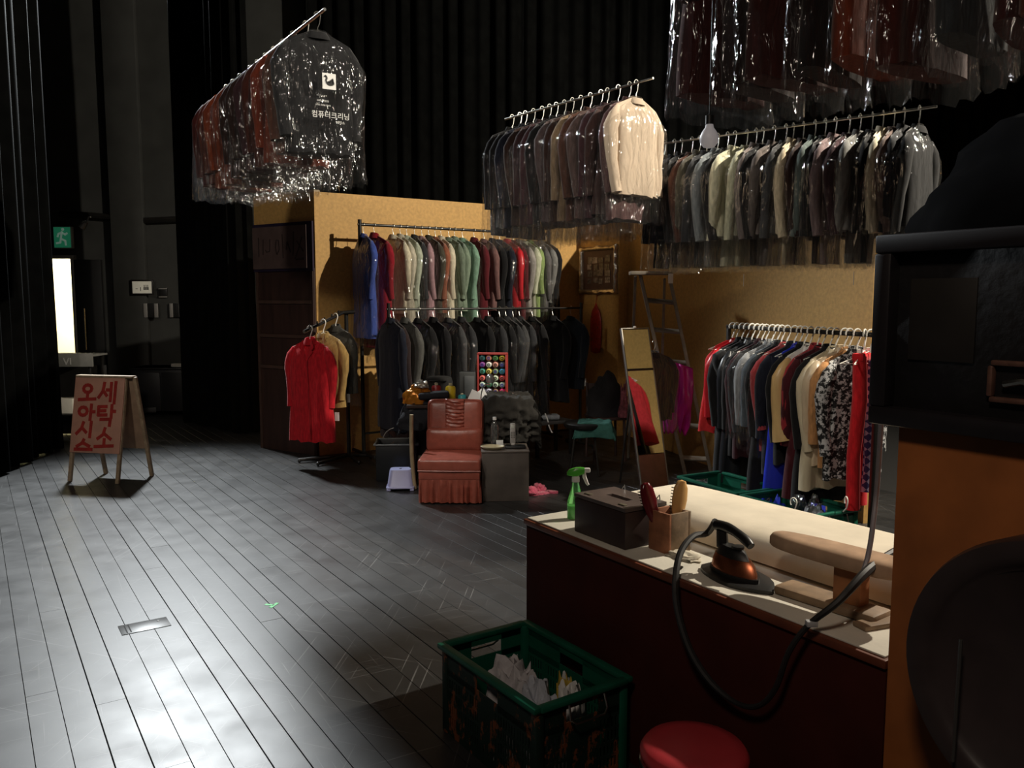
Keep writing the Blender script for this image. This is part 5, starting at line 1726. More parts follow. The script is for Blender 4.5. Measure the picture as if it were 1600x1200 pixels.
# small desk lamp
lp_ = SP(752, 640, 0.06)
t = thing('desk_lamp', 'small silver desk lamp with a bent arm in front of the thread rack', 'lamp', lp_)
MB().lathe([(0, 0), (0.035, 0), (0.033, 0.02), (0.012, 0.03), (0, 0.03)], 18).build('base', black_plastic, t)
hp = AT(766, 592, 7.15) - lp_
MB().tube([(0, 0, 0.02), (0.0, 0.0, 0.09), (0.03, -0.01, 0.17), (hp.x, hp.y, hp.z - 0.05)], 0.005, 8, smooth_pts=4).build('arm', chrome, t)
MB().lathe([(0.004, 0.045), (0.02, 0.04), (0.034, 0.02), (0.04, -0.015), (0.036, -0.017), (0.028, 0.015), (0, 0.03)], 20, T(hp, rx=R(38), ry=R(-10))).build('shade', mat('lamp_silver', (0.45, 0.46, 0.46), 0.25, 0.7, var=0), t)
o = lump(0.05, 0.04, 0.05, 0.4, 3, 61).build('clear_wrap', film, ang=90)
o.location = SP(806, 622, 0.2) + Vector((0, 0, 0.03))
tag(o, 'small crumpled clear wrap on the draped olive garment', 'plastic wrap')

# ---- black tub with a fan head, purple stool, wooden pole
tb = G(617, 752)
t = thing('storage_tub', 'black plastic tub with a pale rim left of the chair', 'tub', (tb.x, tb.y + 0.2, 0), R(4))
tbw, tbd, tbh = 0.36, 0.34, 0.33
tm = mat('tub_black', (0.010, 0.012, 0.014), 0.4, var=0.15)
for c_, s_ in (((0, -tbd / 2, tbh / 2), (tbw, 0.012, tbh)), ((0, tbd / 2, tbh / 2), (tbw, 0.012, tbh)), ((-tbw / 2, 0, tbh / 2), (0.012, tbd - 0.013, tbh)), ((tbw / 2, 0, tbh / 2), (0.012, tbd - 0.013, tbh))):
    MB().box(c_, s_, 0.003).build('side', tm, t)
MB().box((0, 0, 0.008), (tbw - 0.02, tbd - 0.02, 0.014), 0).build('bottom', tm, t)
rm = MB()
for s_ in (-1, 1):
    rm.box((0, s_ * (tbd / 2 + 0.008), tbh), (tbw + 0.05, 0.02, 0.014), 0.003)
    rm.box((s_ * (tbw / 2 + 0.014), 0, tbh), (0.02, tbd, 0.014), 0.003)
rm.build('rim', mat('pale_worn_rim', (0.16, 0.17, 0.165), 0.4, var=0.2), t)
o = lump(0.15, 0.13, 0.30, 0.3, 2.4, 44).build('crumpled_bag', film, ang=90)
o.location = (tb.x - 0.0, tb.y + 0.2, 0.016)
tag(o, 'crumpled clear plastic in the black tub', 'plastic bag')
fc = AT(620, 690, tb.y + 0.42)
t = thing('pedestal_fan', 'dark round fan head with a thin wire rim behind the black tub', 'fan', (fc.x, fc.y, 0))
ring_ = lambda r, y: [Vector((r * math.cos(a), y, fc.z + r * math.sin(a))) for a in (2 * math.pi * i / 32 for i in range(32))]
MB().tube(ring_(0.135, 0), 0.005, 6, closed=True).build('cage_rim', mat('dull_silver_wire', (0.6, 0.57, 0.55), 0.4, 0.5, var=0), t)
MB().lathe([(0, -0.02), (0.032, -0.02), (0.04, 0.0), (0.04, 0.07), (0, 0.08)], 16, T((0, 0, fc.z), rx=R(90) * -1)).build('hub', blackmetal, t)
for k in range(4):
    a = R(30 + 90 * k)
    bl = MB()
    bl.loft([[Vector((r * math.cos(a + da), 0.02 + yy, fc.z + r * math.sin(a + da))) for r, da, yy in ((0.03, -0.2 + o_, 0), (0.115, -0.35 + o_, -0.008), (0.125, 0.25 + o_, 0.012), (0.035, 0.25 + o_, 0.01))] for o_ in (0, 0.02)])
    bl.build('blade', mat('fan_brown', (0.06, 0.028, 0.024), 0.35, var=0.1), t)
for k in range(16):
    a = 2 * math.pi * k / 16
    MB().tube([(0.03 * math.cos(a), -0.022, fc.z + 0.03 * math.sin(a)), (0.135 * math.cos(a), 0, fc.z + 0.135 * math.sin(a))], 0.0016, 4).build('cage_wire', mat('cage_dark', (0.05, 0.045, 0.045), 0.4, 0.5, var=0), t)
MB().tube([(0, 0.05, 0.02), (0, 0.05, fc.z)], 0.013, 8).build('pole', blackmetal, t)
MB().lathe([(0, 0), (0.14, 0), (0.14, 0.012), (0.05, 0.03), (0, 0.03)], 24, T((0, 0.05, 0))).build('base', blackmetal, t)
ps = G(624, 768)
t = thing('step_stool', 'small lavender plastic step stool on the floor left of the chair', 'stool', (ps.x, ps.y + 0.10, 0), R(4))
lav = mat('lavender_plastic', (0.42, 0.44, 0.72), 0.35, var=0.04)


def rrect(w_, d_, r_, z, n=5):
    out = []
    for cx, cy, a0 in ((w_ / 2 - r_, d_ / 2 - r_, 0), (-w_ / 2 + r_, d_ / 2 - r_, 90), (-w_ / 2 + r_, -d_ / 2 + r_, 180), (w_ / 2 - r_, -d_ / 2 + r_, 270)):
        for i in range(n):
            a = R(a0 + 90 * i / (n - 1))
            out.append(Vector((cx + r_ * math.cos(a), cy + r_ * math.sin(a), z)))
    return out


MB().loft([rrect(0.235, 0.19, 0.035, 0.03), rrect(0.225, 0.18, 0.035, 0.035), rrect(0.185, 0.15, 0.035, 0.172), rrect(0.175, 0.14, 0.033, 0.18)]).build('body', lav, t, ang=40)
MB().loft([rrect(0.245, 0.20, 0.037, 0.022), rrect(0.248, 0.203, 0.038, 0.03), rrect(0.236, 0.191, 0.036, 0.038)]).build('lower_rim', lav, t, ang=40)
for sx in (-1, 1):
    for sy_ in (-1, 1):
        MB().box((sx * 0.1, sy_ * 0.077, 0.012), (0.035, 0.035, 0.022), 0.005).build('foot', lav, t)
MB().lathe([(0, 0.1805), (0.012, 0.1805), (0.012, 0.1825), (0, 0.1825)], 12, T()).build('finger_hole', mat('hole_dark', (0.03, 0.03, 0.05), 0.8, var=0), t)
p0_, p1_ = AT(643, 648, 6.98), G(648, 766)
o = MB().tube([p1_ + Vector((0, 0.02, 0.01)), p0_.lerp(p1_, 0.5) + Vector((-0.012, 0, 0)), p0_], [0.016, 0.018, 0.017], 10, smooth_pts=3).build('wooden_pole', mat('pale_wood_pole', (0.42, 0.33, 0.2), 0.6, var=0.2))
tag(o, 'pale wooden pole leaning against the left side of the chair', 'pole')

# ---- pink slippers
for k, (u_, v_, a_) in enumerate([(838, 775, 200), (851, 772, 165)]):
    g_ = G(u_, v_)
    t = thing('slipper', ['fluffy pink slipper on the floor, nearer the box table', 'fluffy pink slipper on the floor, farther from the box table'][k], 'slipper', g_ + Vector((0, 0.05, 0)), R(a_), 'pair of pink slippers')
    pk = mat('pink_plush', (0.42, 0.06, 0.11), 0.95, var=0.25, scale=40, bump=0.6, bscale=60, sheen=0.4)
    MB().loft([[Vector((0.12 * math.cos(a), (0.038 + 0.008 * math.cos(a)) * math.sin(a), z)) for a in (2 * math.pi * i / 20 for i in range(20))] for z in (0.001, 0.016, 0.022)]).build('sole', pk, t)
    lump(0.068, 0.05, 0.06, 0.2, 3, k + 70, 20, 10).build('upper', pk, t, ang=70).location = (0.05, 0, 0.018)
# ---- low table with folded things, round stool with teal cloth
lt = G(860, 722)
t = thing('low_bench', 'low dark bench behind the box table with folded cloths', 'bench', (lt.x - 0.02, lt.y + 0.45, 0), ANG_Q)
MB().box((0, 0, 0.355), (0.50, 0.34, 0.03), 0.004).build('seat_board', mat('bench_grey', (0.07, 0.068, 0.066), 0.5, var=0.15), t)
for sx in (-1, 1):
    for s_ in (-1, 1):
        MB().box((sx * 0.22, s_ * 0.14, 0.17), (0.035, 0.035, 0.34), 0.003).build('leg', blackmetal, t)
bc = Vector((lt.x - 0.02, lt.y + 0.45, 0.371))
o = MB().box((0, 0, 0.03), (0.20, 0.16, 0.055), 0.02).build('folded_cloth', cotton, None, (0.34, 0.37, 0.40), ang=50)
o.location = bc + Vector((0.03, 0.0, 0)); o.rotation_euler = (0, 0, R(10))
tag(o, 'pale grey blue folded cloth on the low bench', 'cloth')
o = lump(0.09, 0.08, 0.07, 0.4, 2.2, 51).build('crumpled_cloth', cotton, None, (0.012, 0.012, 0.013), ang=60)
o.location = bc + Vector((-0.13, -0.06, 0))
tag(o, 'crumpled black cloth on the left end of the low bench', 'cloth')
o = MB().tube([bc + Vector(p) for p in ((-0.02, -0.12, 0.08), (0.0, -0.17, 0.03), (0.02, -0.2, -0.05), (0.05, -0.21, -0.11))], 0.007, 6, flat=0.3, smooth_pts=4).build('white_strap', white_paper)
tag(o, 'thin pale strap hanging off the front of the low bench', 'strap')
rs_ = G(915, 745)
rs_.y += 0.12
zs = 0.50
t = thing('round_stool', 'round black stool with a teal cloth on it by the brown return wall', 'stool', (rs_.x, rs_.y, 0))
MB().lathe([(0, zs - 0.05), (0.19, zs - 0.05), (0.20, zs - 0.035), (0.20, zs - 0.012), (0.185, zs), (0, zs)], 30).build('seat', black_plastic, t)
for k in range(4):
    a = R(40 + 90 * k)
    MB().tube([(0.12 * math.cos(a), 0.12 * math.sin(a), zs - 0.05), (0.19 * math.cos(a), 0.19 * math.sin(a), 0.012)], 0.012, 8).build('leg', blackmetal, t)
tc_ = drape(0.28, 0.22, zs, 0.13, 12, 34, 0.022, 0.006, (1, 1, 1, 0)).build('teal_cloth', cotton, None, (0.035, 0.12, 0.10), ang=80)
tc_.location = (rs_.x + 0.09, rs_.y - 0.03, 0)
tc_.rotation_euler = (0, 0, R(-8))
thicken(tc_, 0.006)
tag(tc_, 'dark teal cloth draped over the round black stool', 'cloth')
# backpack / coat on a chair back behind
bp_ = AT(946, 690, 8.5)
t = thing('stick_chair', 'dark chair standing against the brown return wall under a black coat', 'chair', (bp_.x, bp_.y, 0), R(10))
MB().box((0, 0, 0.44), (0.36, 0.36, 0.03), 0.005).build('seat', dark_wood, t)
for sx in (-1, 1):
    MB().tube([(sx * 0.16, -0.16, 0.0), (sx * 0.15, -0.15, 0.43)], 0.015, 8).build('leg', dark_wood, t)
    MB().tube([(sx * 0.16, 0.16, 0.0), (sx * 0.15, 0.16, 0.45), (sx * 0.15, 0.2, 0.78)], 0.015, 8).build('leg', dark_wood, t)
MB().box((0, 0.2, 0.72), (0.3, 0.02, 0.1), 0.004).build('backrest', dark_wood, t)
o = lump(0.21, 0.15, 0.42, 0.25, 1.7, 81, 28, 18).build('black_coat', mat('black_coat_cloth', (0.010, 0.009, 0.010), 0.9, var=0.2, bump=0.3, bscale=8), ang=70)
o.location = bp_ * 1 - Vector((0, 0, bp_.z)) + Vector((0, 0, 0.457))
o.rotation_euler = (0, 0, R(10))
tag(o, 'black coat heaped over the dark chair', 'coat')
o = lump(0.05, 0.06, 0.34, 0.4, 2.6, 83, 18, 14).build('pink_scarf', mat('dusky_pink_weave', (0.22, 0.06, 0.075), 0.85, var=0.6, scale=26, bump=0.3), ang=60)
o.location = bp_ - Vector((0, 0, bp_.z)) + Vector((0.165, -0.14, 0.457))
tag(o, 'dusky pink patterned scarf hanging at the side of the black coat', 'scarf')

# ---- standing mirror
mt, mtr, mbl, mbr = AT(970, 513, 7.15), AT(1012, 514, 7.27), AT(1003, 790, 6.85), AT(1046, 790, 6.97)
mbl.z = mbr.z = 0.01
xa = (mbr - mbl)
wm = xa.length
xa.normalize()
ya = (mt - mbl)
hm_ = ya.length
ya.normalize()
za_ = xa.cross(ya).normalized()
ya2 = za_.cross(xa).normalized()
Mm = Matrix(((xa.x, ya.x, za_.x, mbl.x), (xa.y, ya.y, za_.y, mbl.y), (xa.z, ya.z, za_.z, mbl.z), (0, 0, 0, 1)))
t = thing('standing_mirror', 'tall narrow mirror leaning in front of the ladder', 'mirror', mbl)
mi = Matrix.Translation(-mbl)
M3 = mi @ Mm
fmir = mat('mirror_edge', (0.22, 0.2, 0.17), 0.4, 0.3, var=0.1)
low = 0.235 * hm_
MB().box((wm / 2, hm_ / 2, -0.012), (wm, hm_, 0.018), 0.002, M3).build('back_board', dark_wood, t)
MB().box((wm / 2, low / 2, 0.002), (wm - 0.004, low - 0.004, 0.008), 0.001, M3).build('lower_panel', mat('brown_mirror_panel', (0.13, 0.05, 0.028), 0.5, var=0.2), t)
mg = mat('mirror_glass', (0.72, 0.74, 0.70), 0.03, 1.0, var=0)
midy = hm_ * 0.745
MB().box((wm / 2, (low + midy) / 2, 0.003), (wm - 0.016, midy - low - 0.01, 0.006), 0, M3).build('mirror_pane', mg, t, smooth=False)
MB().box((wm / 2, (hm_ + midy) / 2 - 0.004, 0.003), (wm - 0.016, hm_ - midy - 0.02, 0.006), 0, M3).build('mirror_pane', mg, t, smooth=False)
MB().box((wm / 2, midy, 0.005), (wm - 0.014, 0.02, 0.008), 0.001, M3).build('cross_bar', blackmetal, t)
for x in (0.004, wm - 0.004):
    MB().box((x, hm_ / 2, 0.003), (0.009, hm_, 0.014), 0.001, M3).build('edge_strip', fmir, t)
MB().box((wm / 2, hm_ - 0.004, 0.003), (wm - 0.02, 0.009, 0.014), 0.001, M3).build('edge_strip', fmir, t)
MB().box((wm / 2, hm_ + 0.006, 0.004), (0.025, 0.018, 0.012), 0.002, M3).build('clip', white_wire, t)
MB().tube([M3 @ Vector((wm / 2, hm_ * 0.85, -0.02)), Vector((-0.12, 0.52, -0.005))], 0.010, 8).build('prop_leg', blackmetal, t)

# ---- step ladder
lt0, lt1 = AT(1000, 428, 8.0), AT(1046, 432, 7.9)
lb0, lb1 = G(1071, 742), G(1112, 744)
t = thing('step_ladder', 'grey metal step ladder standing against the right ochre wall', 'ladder', (lb0.x, lb0.y, 0))
lo_ = Vector((lb0.x, lb0.y, 0))
al = mat('dull_aluminium', (0.27, 0.235, 0.19), 0.5, 0.35, var=0.2)


def beam(a, b, w_, d_, name):
    a, b = a - lo_, b - lo_
    z = (b - a)
    L_ = z.length
    z.normalize()
    x = (lb1 - lb0).normalized()
    y = z.cross(x).normalized()
    x = y.cross(z)
    M = Matrix(((x.x, y.x, z.x, a.x), (x.y, y.y, z.y, a.y), (x.z, y.z, z.z, a.z), (0, 0, 0, 1)))
    return MB().box((0, 0, L_ / 2), (w_, d_, L_), 0.003, M).build(name, al, t)


beam(lb0, lt0, 0.032, 0.06, 'front_rail')
beam(lb1, lt1, 0.032, 0.06, 'front_rail')
rb0, rb1 = G(990, 716), G(1040, 700)
rb0 = Vector((lb0.x - 0.42, lb0.y + 0.85, 0)); rb1 = Vector((lb1.x - 0.32, lb1.y + 0.95, 0))
beam(rb0, lt0 + Vector((-0.03, 0.08, -0.02)), 0.025, 0.04, 'rear_rail')
beam(rb1, lt1 + Vector((-0.03, 0.08, -0.02)), 0.025, 0.04, 'rear_rail')
for v0, v1 in ((470, 473), (517, 520), (567, 568), (617, 617), (668, 668), (720, 718)):
    fa = (v0 - 428) / (742 - 428)
    # perspective-correct enough on a short rail
    a, b = lt0.lerp(lb0, fa * 0.985), lt1.lerp(lb1, fa * 0.985)
    beam(a, b, 0.05, 0.022, 'step')
ct = (lt0 + lt1) / 2 - lo_
MB().box(ct + Vector((-0.03, 0.04, 0.02)), (0.40, 0.16, 0.035), 0.006, None).build('top_cap', al, t)
lab = MB().box(Vector((lt1.x, lt1.y - 0.07, lt1.z - 0.02)) - lo_, (0.045, 0.003, 0.09), 0).build('label_card', white_paper, t, smooth=False)
# magenta satin cloth and plastic-covered garment on the ladder
s_a = lt0.lerp(lb0, (612 - 428) / 314) ; s_b = lt1.lerp(lb1, (612 - 428) / 314)
mc = (s_a + s_b) / 2
mg_ = mat('magenta_satin', (0.50, 0.012, 0.26), 0.35, var=0.2, scale=6, bump=0.8, bscale=9, stretch=(2.2, 1, 0.6))
cl_ = MB()
grid = []
nn = 24
for j in range(nn + 1):
    for i in range(nn + 1):
        u_, v_ = i / nn, j / nn
        f = 1.6 * noise.noise(Vector((u_ * 5.5 + 1.5 * v_, v_ * 2.2, 3.3))) + 0.7 * noise.noise(Vector((u_ * 12, v_ * 4, 1.3)))
        wdt = 0.30 * (1 - 0.35 * max(0, v_ - 0.5) * 2)
        grid.append(Vector(((u_ - 0.5) * wdt + 0.01, -0.05 - 0.035 * f - 0.03 * math.sin(v_ * 3), 0.18 - v_ * 0.62 - 0.03 * f * v_ - 0.10 * abs(u_ - 0.5))))
cl_.add(grid, [(j * (nn + 1) + i, j * (nn + 1) + i + 1, (j + 1) * (nn + 1) + i + 1, (j + 1) * (nn + 1) + i) for j in range(nn) for i in range(nn)])
o = cl_.build('satin_cloth', mg_, ang=80)
o.location = mc + Vector((-0.06, -0.02, 0.10))
thicken(o, 0.012)
tag(o, 'shiny magenta satin cloth hanging on a ladder step', 'cloth')
garment(AT(1022, 535, 7.45) + Vector((0, 0, 0)), R(-70), 'dark grey jacket under plastic hanging on the ladder beside the mirror', 'jacket', 'jacket', (0.05, 0.045, 0.05), 0.72, bag=0.85, sc=0.85)

# ---- picture frame and red ornament on the return wall
nr = -QD
fc_ = JB - PD * 0.385 + nr * 0.004
fcen = Vector((fc_.x, fc_.y, AT(936, 422, fc_.y).z))
fw2, fh2 = 0.35, 0.285
t = thing('picture_frame', 'ornate silver picture frame with a photo collage on the return wall', 'picture frame', fcen, ANG_P)
Mf = Matrix(((1, 0, 0, 0), (0, 0, -1, 0), (0, 1, 0, 0), (0, 0, 0, 1)))   # x right, y up, z out (local -y)


def frame_ring(ins, z, wob):
    out = []
    n = 25
    cs = [(-fw2 + ins, -fh2 + ins), (fw2 - ins, -fh2 + ins), (fw2 - ins, fh2 - ins), (-fw2 + ins, fh2 - ins)]
    for k in range(4):
        a, b = cs[k], cs[(k + 1) % 4]
        dx, dy = b[0] - a[0], b[1] - a[1]
        l_ = math.hypot(dx, dy)
        for i in range(n):
            s = i / n
            f = wob * (math.cos(2 * math.pi * s * 2) * 0.5 + 0.5 * math.cos(2 * math.pi * s * 4))
            out.append(Mf @ Vector((a[0] + dx * s + dy / l_ * f, a[1] + dy * s - dx / l_ * f, z)))
    return out


MB().loft([frame_ring(0.0, 0.002, 0.010), frame_ring(-0.004, 0.03, 0.012), frame_ring(0.015, 0.05, 0.012), frame_ring(0.035, 0.045, 0.006), frame_ring(0.05, 0.028, 0.002), frame_ring(0.055, 0.006, 0.0)], False, False).build('ornate_frame', mat('tarnished_silver', (0.55, 0.50, 0.44), 0.28, 0.9, var=0.25, scale=20, bump=0.3, bscale=30), t, ang=50)
MB().box(Mf @ Vector((0, 0, 0.008)), (fw2 * 2 - 0.10, 0.008, fh2 * 2 - 0.10), 0).build('mount', mat('brown_mount', (0.10, 0.055, 0.045), 0.6, var=0.15), t, smooth=False)
rnd = random.Random(4)
for j in range(4):
    for i in range(4):
        c_ = rnd.uniform(0.05, 0.32)
        o = MB().box(Mf @ Vector((-0.165 + i * 0.11 + rnd.uniform(-.015, .015), -0.13 + j * 0.085 + rnd.uniform(-.01, .01), 0.014 + 0.001 * ((i * 5 + j * 3) % 7))), (rnd.uniform(0.07, 0.1), 0.001, rnd.uniform(0.06, 0.08)), 0).build('photo', mat(f'photo_print_{(i + j * 4) % 5}', (c_, c_ * 0.85, c_ * 0.78), 0.35, var=0.7, scale=30), t, smooth=False)
oc = JB - PD * 0.36 + nr * 0.03
ocz = AT(933, 512, oc.y).z
t = thing('wall_ornament', 'red pointed embroidered ornament hanging below the picture frame', 'ornament', (oc.x, oc.y, ocz), ANG_P)
prf = [(0.0, 0.32), (0.02, 0.27), (0.075, 0.20), (0.10, 0.12), (0.11, 0.0), (0.105, -0.12), (0.10, -0.24), (0.085, -0.30), (0.02, -0.315), (0.0, -0.32)]
MB().loft([[Vector((r_ * math.cos(a), 0.022 * math.sin(a) * min(1, r_ / 0.05), z)) for a in (2 * math.pi * i / 16 for i in range(16))] for r_, z in prf]).build('pouch', mat('red_brocade', (0.42, 0.025, 0.02), 0.45, var=0.3, scale=30, col2=(0.03, 0.06, 0.03), thresh=(0.58, 0.62)), t, ang=60)
MB().tube([(0, 0, 0.31), (0, 0.012, 0.40)], 0.004, 6).build('cord', mat('red_cord', (0.35, 0.02, 0.02), 0.6, var=0), t)

# ---- A-frame sign
fl_, fr_, rr2 = G(107, 752), G(186, 756), G(210, 746)
ang = math.atan2(fr_.y - fl_.y, fr_.x - fl_.x)
wS = (fr_ - fl_).length
t = thing('sandwich_board', 'wooden A-frame sign with red brushed Korean lettering', 'sign', fl_, ang)
Ri = Matrix.Rotation(-ang, 4, 'Z')
rear = Ri @ (rr2 - fr_)
hS = 0.945
dpt = max(0.28, rear.y + 0.1)
lean = math.atan2(dpt * 0.5, hS)
ply = mat('dull_pink_plywood', (0.50, 0.26, 0.185), 0.65, var=0.15, scale=6)
lg = mat('worn_pine', (0.34, 0.25, 0.16), 0.65, var=0.3, scale=20)
Mfs = T((wS / 2, 0, 0), rx=-lean)
Mrs = T((wS / 2 + 0.09, dpt, 0), rx=lean)
Lh = hS / math.cos(lean)
for sx in (-1, 1):
    MB().box((sx * (wS / 2 - 0.015), 0, Lh / 2), (0.032, 0.03, Lh), 0.003, Mfs).build('front_leg', lg, t)
    MB().box((sx * (wS / 2 - 0.015), 0, Lh / 2), (0.032, 0.03, Lh), 0.003, Mrs).build('rear_leg', lg, t)
MB().box((0, -0.02, Lh * 0.635), (wS - 0.01, 0.012, Lh * 0.72), 0.002, Mfs).build('front_board', ply, t)
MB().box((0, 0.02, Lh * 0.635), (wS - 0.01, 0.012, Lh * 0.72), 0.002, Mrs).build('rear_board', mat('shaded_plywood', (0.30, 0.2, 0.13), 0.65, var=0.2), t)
MB().box((wS / 2 + 0.04, dpt / 2, hS + 0.002), (wS + 0.06, 0.07, 0.02), 0.004).build('top_bar', lg, t)
Z0, Z1 = Lh * 0.28, Lh * 0.985
Ms = Mfs @ Matrix(((1, 0, 0, -wS / 2), (0, 0, -1, -0.0275), (0, 1, 0, Z0), (0, 0, 0, 1)))
hB = Z1 - Z0


def glyph(ox, oy, w_, h_, lines):
    return [[(ox + x * w_, oy + y * h_) for x, y in l] for l in lines]


circ = lambda cx, cy, rx_, ry_: [(cx + rx_ * math.cos(a), cy + ry_ * math.sin(a)) for a in (2 * math.pi * i / 12 for i in range(13))]
SE = [[(.28, .95), (.22, .55), (.0, .25)], [(.22, .6), (.45, .35)], [(.42, .62), (.66, .62)], [(.66, .95), (.66, .1)], [(.9, 1.0), (.88, .0)]]
TAK = [[(.05, .9), (.5, .92)], [(.06, .9), (.06, .5), (.52, .52)], [(.08, .7), (.45, .72)], [(.78, 1.0), (.78, .38)], [(.78, .7), (.98, .7)], [(.2, .3), (.75, .32), (.72, .0)]]
SO = [[(.5, 1.0), (.42, .7), (.12, .5)], [(.46, .75), (.85, .5)], [(.5, .5), (.5, .2)], [(.0, .14), (1.0, .2)]]
O_ = [circ(.48, .72, .24, .2), [(.5, .5), (.5, .2)], [(.0, .12), (.98, .18)]]
A_ = [circ(.32, .55, .24, .26), [(.78, 1.0), (.76, .0)], [(.78, .52), (1.0, .54)]]
SI = [[(.4, .95), (.3, .55), (.02, .2)], [(.32, .6), (.6, .3)], [(.85, 1.0), (.82, .0)]]
SU = [[(.5, 1.0), (.4, .65), (.1, .35)], [(.44, .7), (.85, .4)], [(.0, .1), (1.0, .14)]]
cwS = wS
GL = []
for oy, g_, hh_ in ((.66, SE, .29), (.36, TAK, .28), (.04, SO, .29)):
    GL += glyph(cwS * 0.50, hB * oy, cwS * 0.36, hB * hh_, g_)
for oy, g_, hh_ in ((.67, O_, .25), (.43, A_, .21), (.2, SI, .21), (.02, SU, .15)):
    GL += glyph(cwS * 0.11, hB * oy, cwS * 0.34, hB * hh_, g_)
strokes(GL, 0.030, 0.002, Ms).build('red_lettering', mat('red_brush_paint', (0.34, 0.022, 0.016), 0.6, var=0.2, scale=20), t, smooth=False)

# ---- things at the back left
t = thing('exit_sign', 'green and white running man exit sign above the doorway', 'sign', AT(98, 371, YB - 0.1))
x0, x1, z0, z1 = AT(83, 371, YB - 0.1).x, AT(111, 371, YB - 0.1).x, AT(98, 388, YB - 0.1).z, AT(98, 354, YB - 0.1).z
ew, eh = x1 - x0, z1 - z0
MB().box((0, 0.03, 0), (ew, 0.08, eh), 0.006).build('housing', mat('sign_housing', (0.4, 0.42, 0.4), 0.4, var=0.05), t)
MB().box((0, -0.013, 0), (ew - 0.02, 0.006, eh - 0.02), 0).build('green_panel', mat('exit_green', (0.02, 0.20, 0.10), 0.4, var=0.03, emit=0.3), t, smooth=False)
Mx = Matrix(((1, 0, 0, 0), (0, 0, -1, -0.018), (0, 1, 0, 0), (0, 0, 0, 1)))
man = [[(0.0, .08), (-.02, -.02)], [(-.02, -.02), (.045, -.05), (.05, -.11)], [(-.02, -.02), (-.03, -.075), (-.085, -.085)], [(0.0, .07), (.045, .04), (.075, .06)], [(0.0, .07), (-.05, .05), (-.065, .01)]]
strokes(man, 0.028, 0.002, Mx).build('running_figure', mat('exit_white', (0.42, 0.62, 0.5), 0.4, var=0, emit=0.15), t, smooth=False)
MB().lathe([(0, 0), (0.022, 0), (0.022, 0.003), (0, 0.003)], 12, Mx @ T((0.015, 0.115, 0))).build('figure_head', mat('exit_white', (0, 0, 0)), t)
t = thing('restroom_sign', 'framed white direction sign with small people pictograms on the back wall', 'sign', AT(222, 449, YB - 0.14))
x0, x1, z0, z1 = AT(204, 449, YB - 0.14).x, AT(239, 449, YB - 0.14).x, AT(222, 461, YB - 0.14).z, AT(222, 437, YB - 0.14).z
ew, eh = x1 - x0, z1 - z0
MB().box((0, 0.012, 0), (ew, 0.024, eh), 0.003).build('frame', blackmetal, t)
MB().box((0.0, -0.003, 0), (ew - 0.05, 0.006, eh - 0.05), 0).build('white_panel', mat('sign_white', (0.70, 0.68, 0.58), 0.5, var=0.05, emit=0.10), t, smooth=False)
My = Matrix(((1, 0, 0, 0), (0, 0, -1, -0.0075), (0, 1, 0, 0), (0, 0, 0, 1)))
pm = []
for x in (0.035, 0.062, 0.088):
    pm += [[(x, .035), (x, .0)], [(x - .006, 0), (x - .006, -.035)], [(x + .006, 0), (x + .006, -.035)]]
pm += [[(-.02, -.05), (-.02, .0)], [(-.09, -.02), (-.065, -.02)]]
strokes(pm, 0.009, 0.001, My).build('pictograms', blackmetal, t, smooth=False)
sgm = mat('switch_grey', (0.26, 0.25, 0.24), 0.4, 0.2, var=0.05)
for k, (u0, u1, v0, v1, lb) in enumerate([(228, 251, 474, 496, 'grey double wall switch plate left of its twin'), (265, 285, 474, 496, 'grey double wall switch plate right of its twin'), (248, 261, 450, 465, 'small dark wall box with grey edges beside the white direction sign')]):
    p_ = AT((u0 + u1) / 2, (v0 + v1) / 2, YB - 0.03)
    if k == 0:
        p_.y -= 0.08
    t = thing('switch_plate', lb, 'switch', p_)
    ew, eh = (u1 - u0) * YB / FOC, (v1 - v0) * YB / FOC
    MB().box((0, 0.012, 0), (ew, 0.024, eh), 0.003).build('backplate', black_plastic, t)
    for sx in (-1, 1):
        if k < 2:
            MB().box((sx * ew * 0.36, -0.003, 0), (ew * 0.25, 0.014, eh * 0.98), 0.003).build('cover', sgm, t)
        else:
            MB().box((0, -0.003, sx * eh * 0.42), (ew, 0.012, eh * 0.12), 0.002).build('edge_strip', sgm, t)
p_ = AT(136, 350, YB - 0.2)
t = thing('wall_camera', 'small grey camera bracket high on the back wall beside the exit sign', 'lamp', p_)  # camera device on the wall, gives no light
MB().tube([(0, 0.18, 0.12), (0, 0.05, 0.10), (-0.02, 0, -0.02)], 0.012, 8).build('bracket', sgm, t)
MB().lathe([(0, 0.05), (0.03, 0.05), (0.05, -0.05), (0.045, -0.052), (0, -0.02)], 16, T((-0.04, -0.01, -0.02), ry=R(40))).build('camera_head', sgm, t)
# black cabinet with a pale box on top
x0, x1 = AT(203, 600, 11.7).x, AT(300, 600, 11.7).x
t = thing('low_cabinet', 'low black cabinet against the back wall under the switches', 'cabinet', (x0, 11.72, 0))
hcab = AT(250, 575, 11.7).z
cwd = x1 - x0
cbm = mat('cabinet_black', (0.012, 0.012, 0.013), 0.45, var=0.15)
MB().box((cwd / 2, 0.26, hcab / 2 + 0.03), (cwd, 0.5, hcab - 0.06), 0.006).build('body', cbm, t)
MB().box((cwd / 2, 0.25, hcab - 0.012), (cwd + 0.02, 0.54, 0.024), 0.004).build('top', cbm, t)
MB().box((cwd * 0.25, 0.0, hcab * 0.5), (cwd * 0.46, 0.02, hcab * 0.8), 0.003).build('door', cbm, t)
MB().box((cwd * 0.74, 0.0, hcab * 0.5), (cwd * 0.46, 0.02, hcab * 0.8), 0.003).build('door', cbm, t)
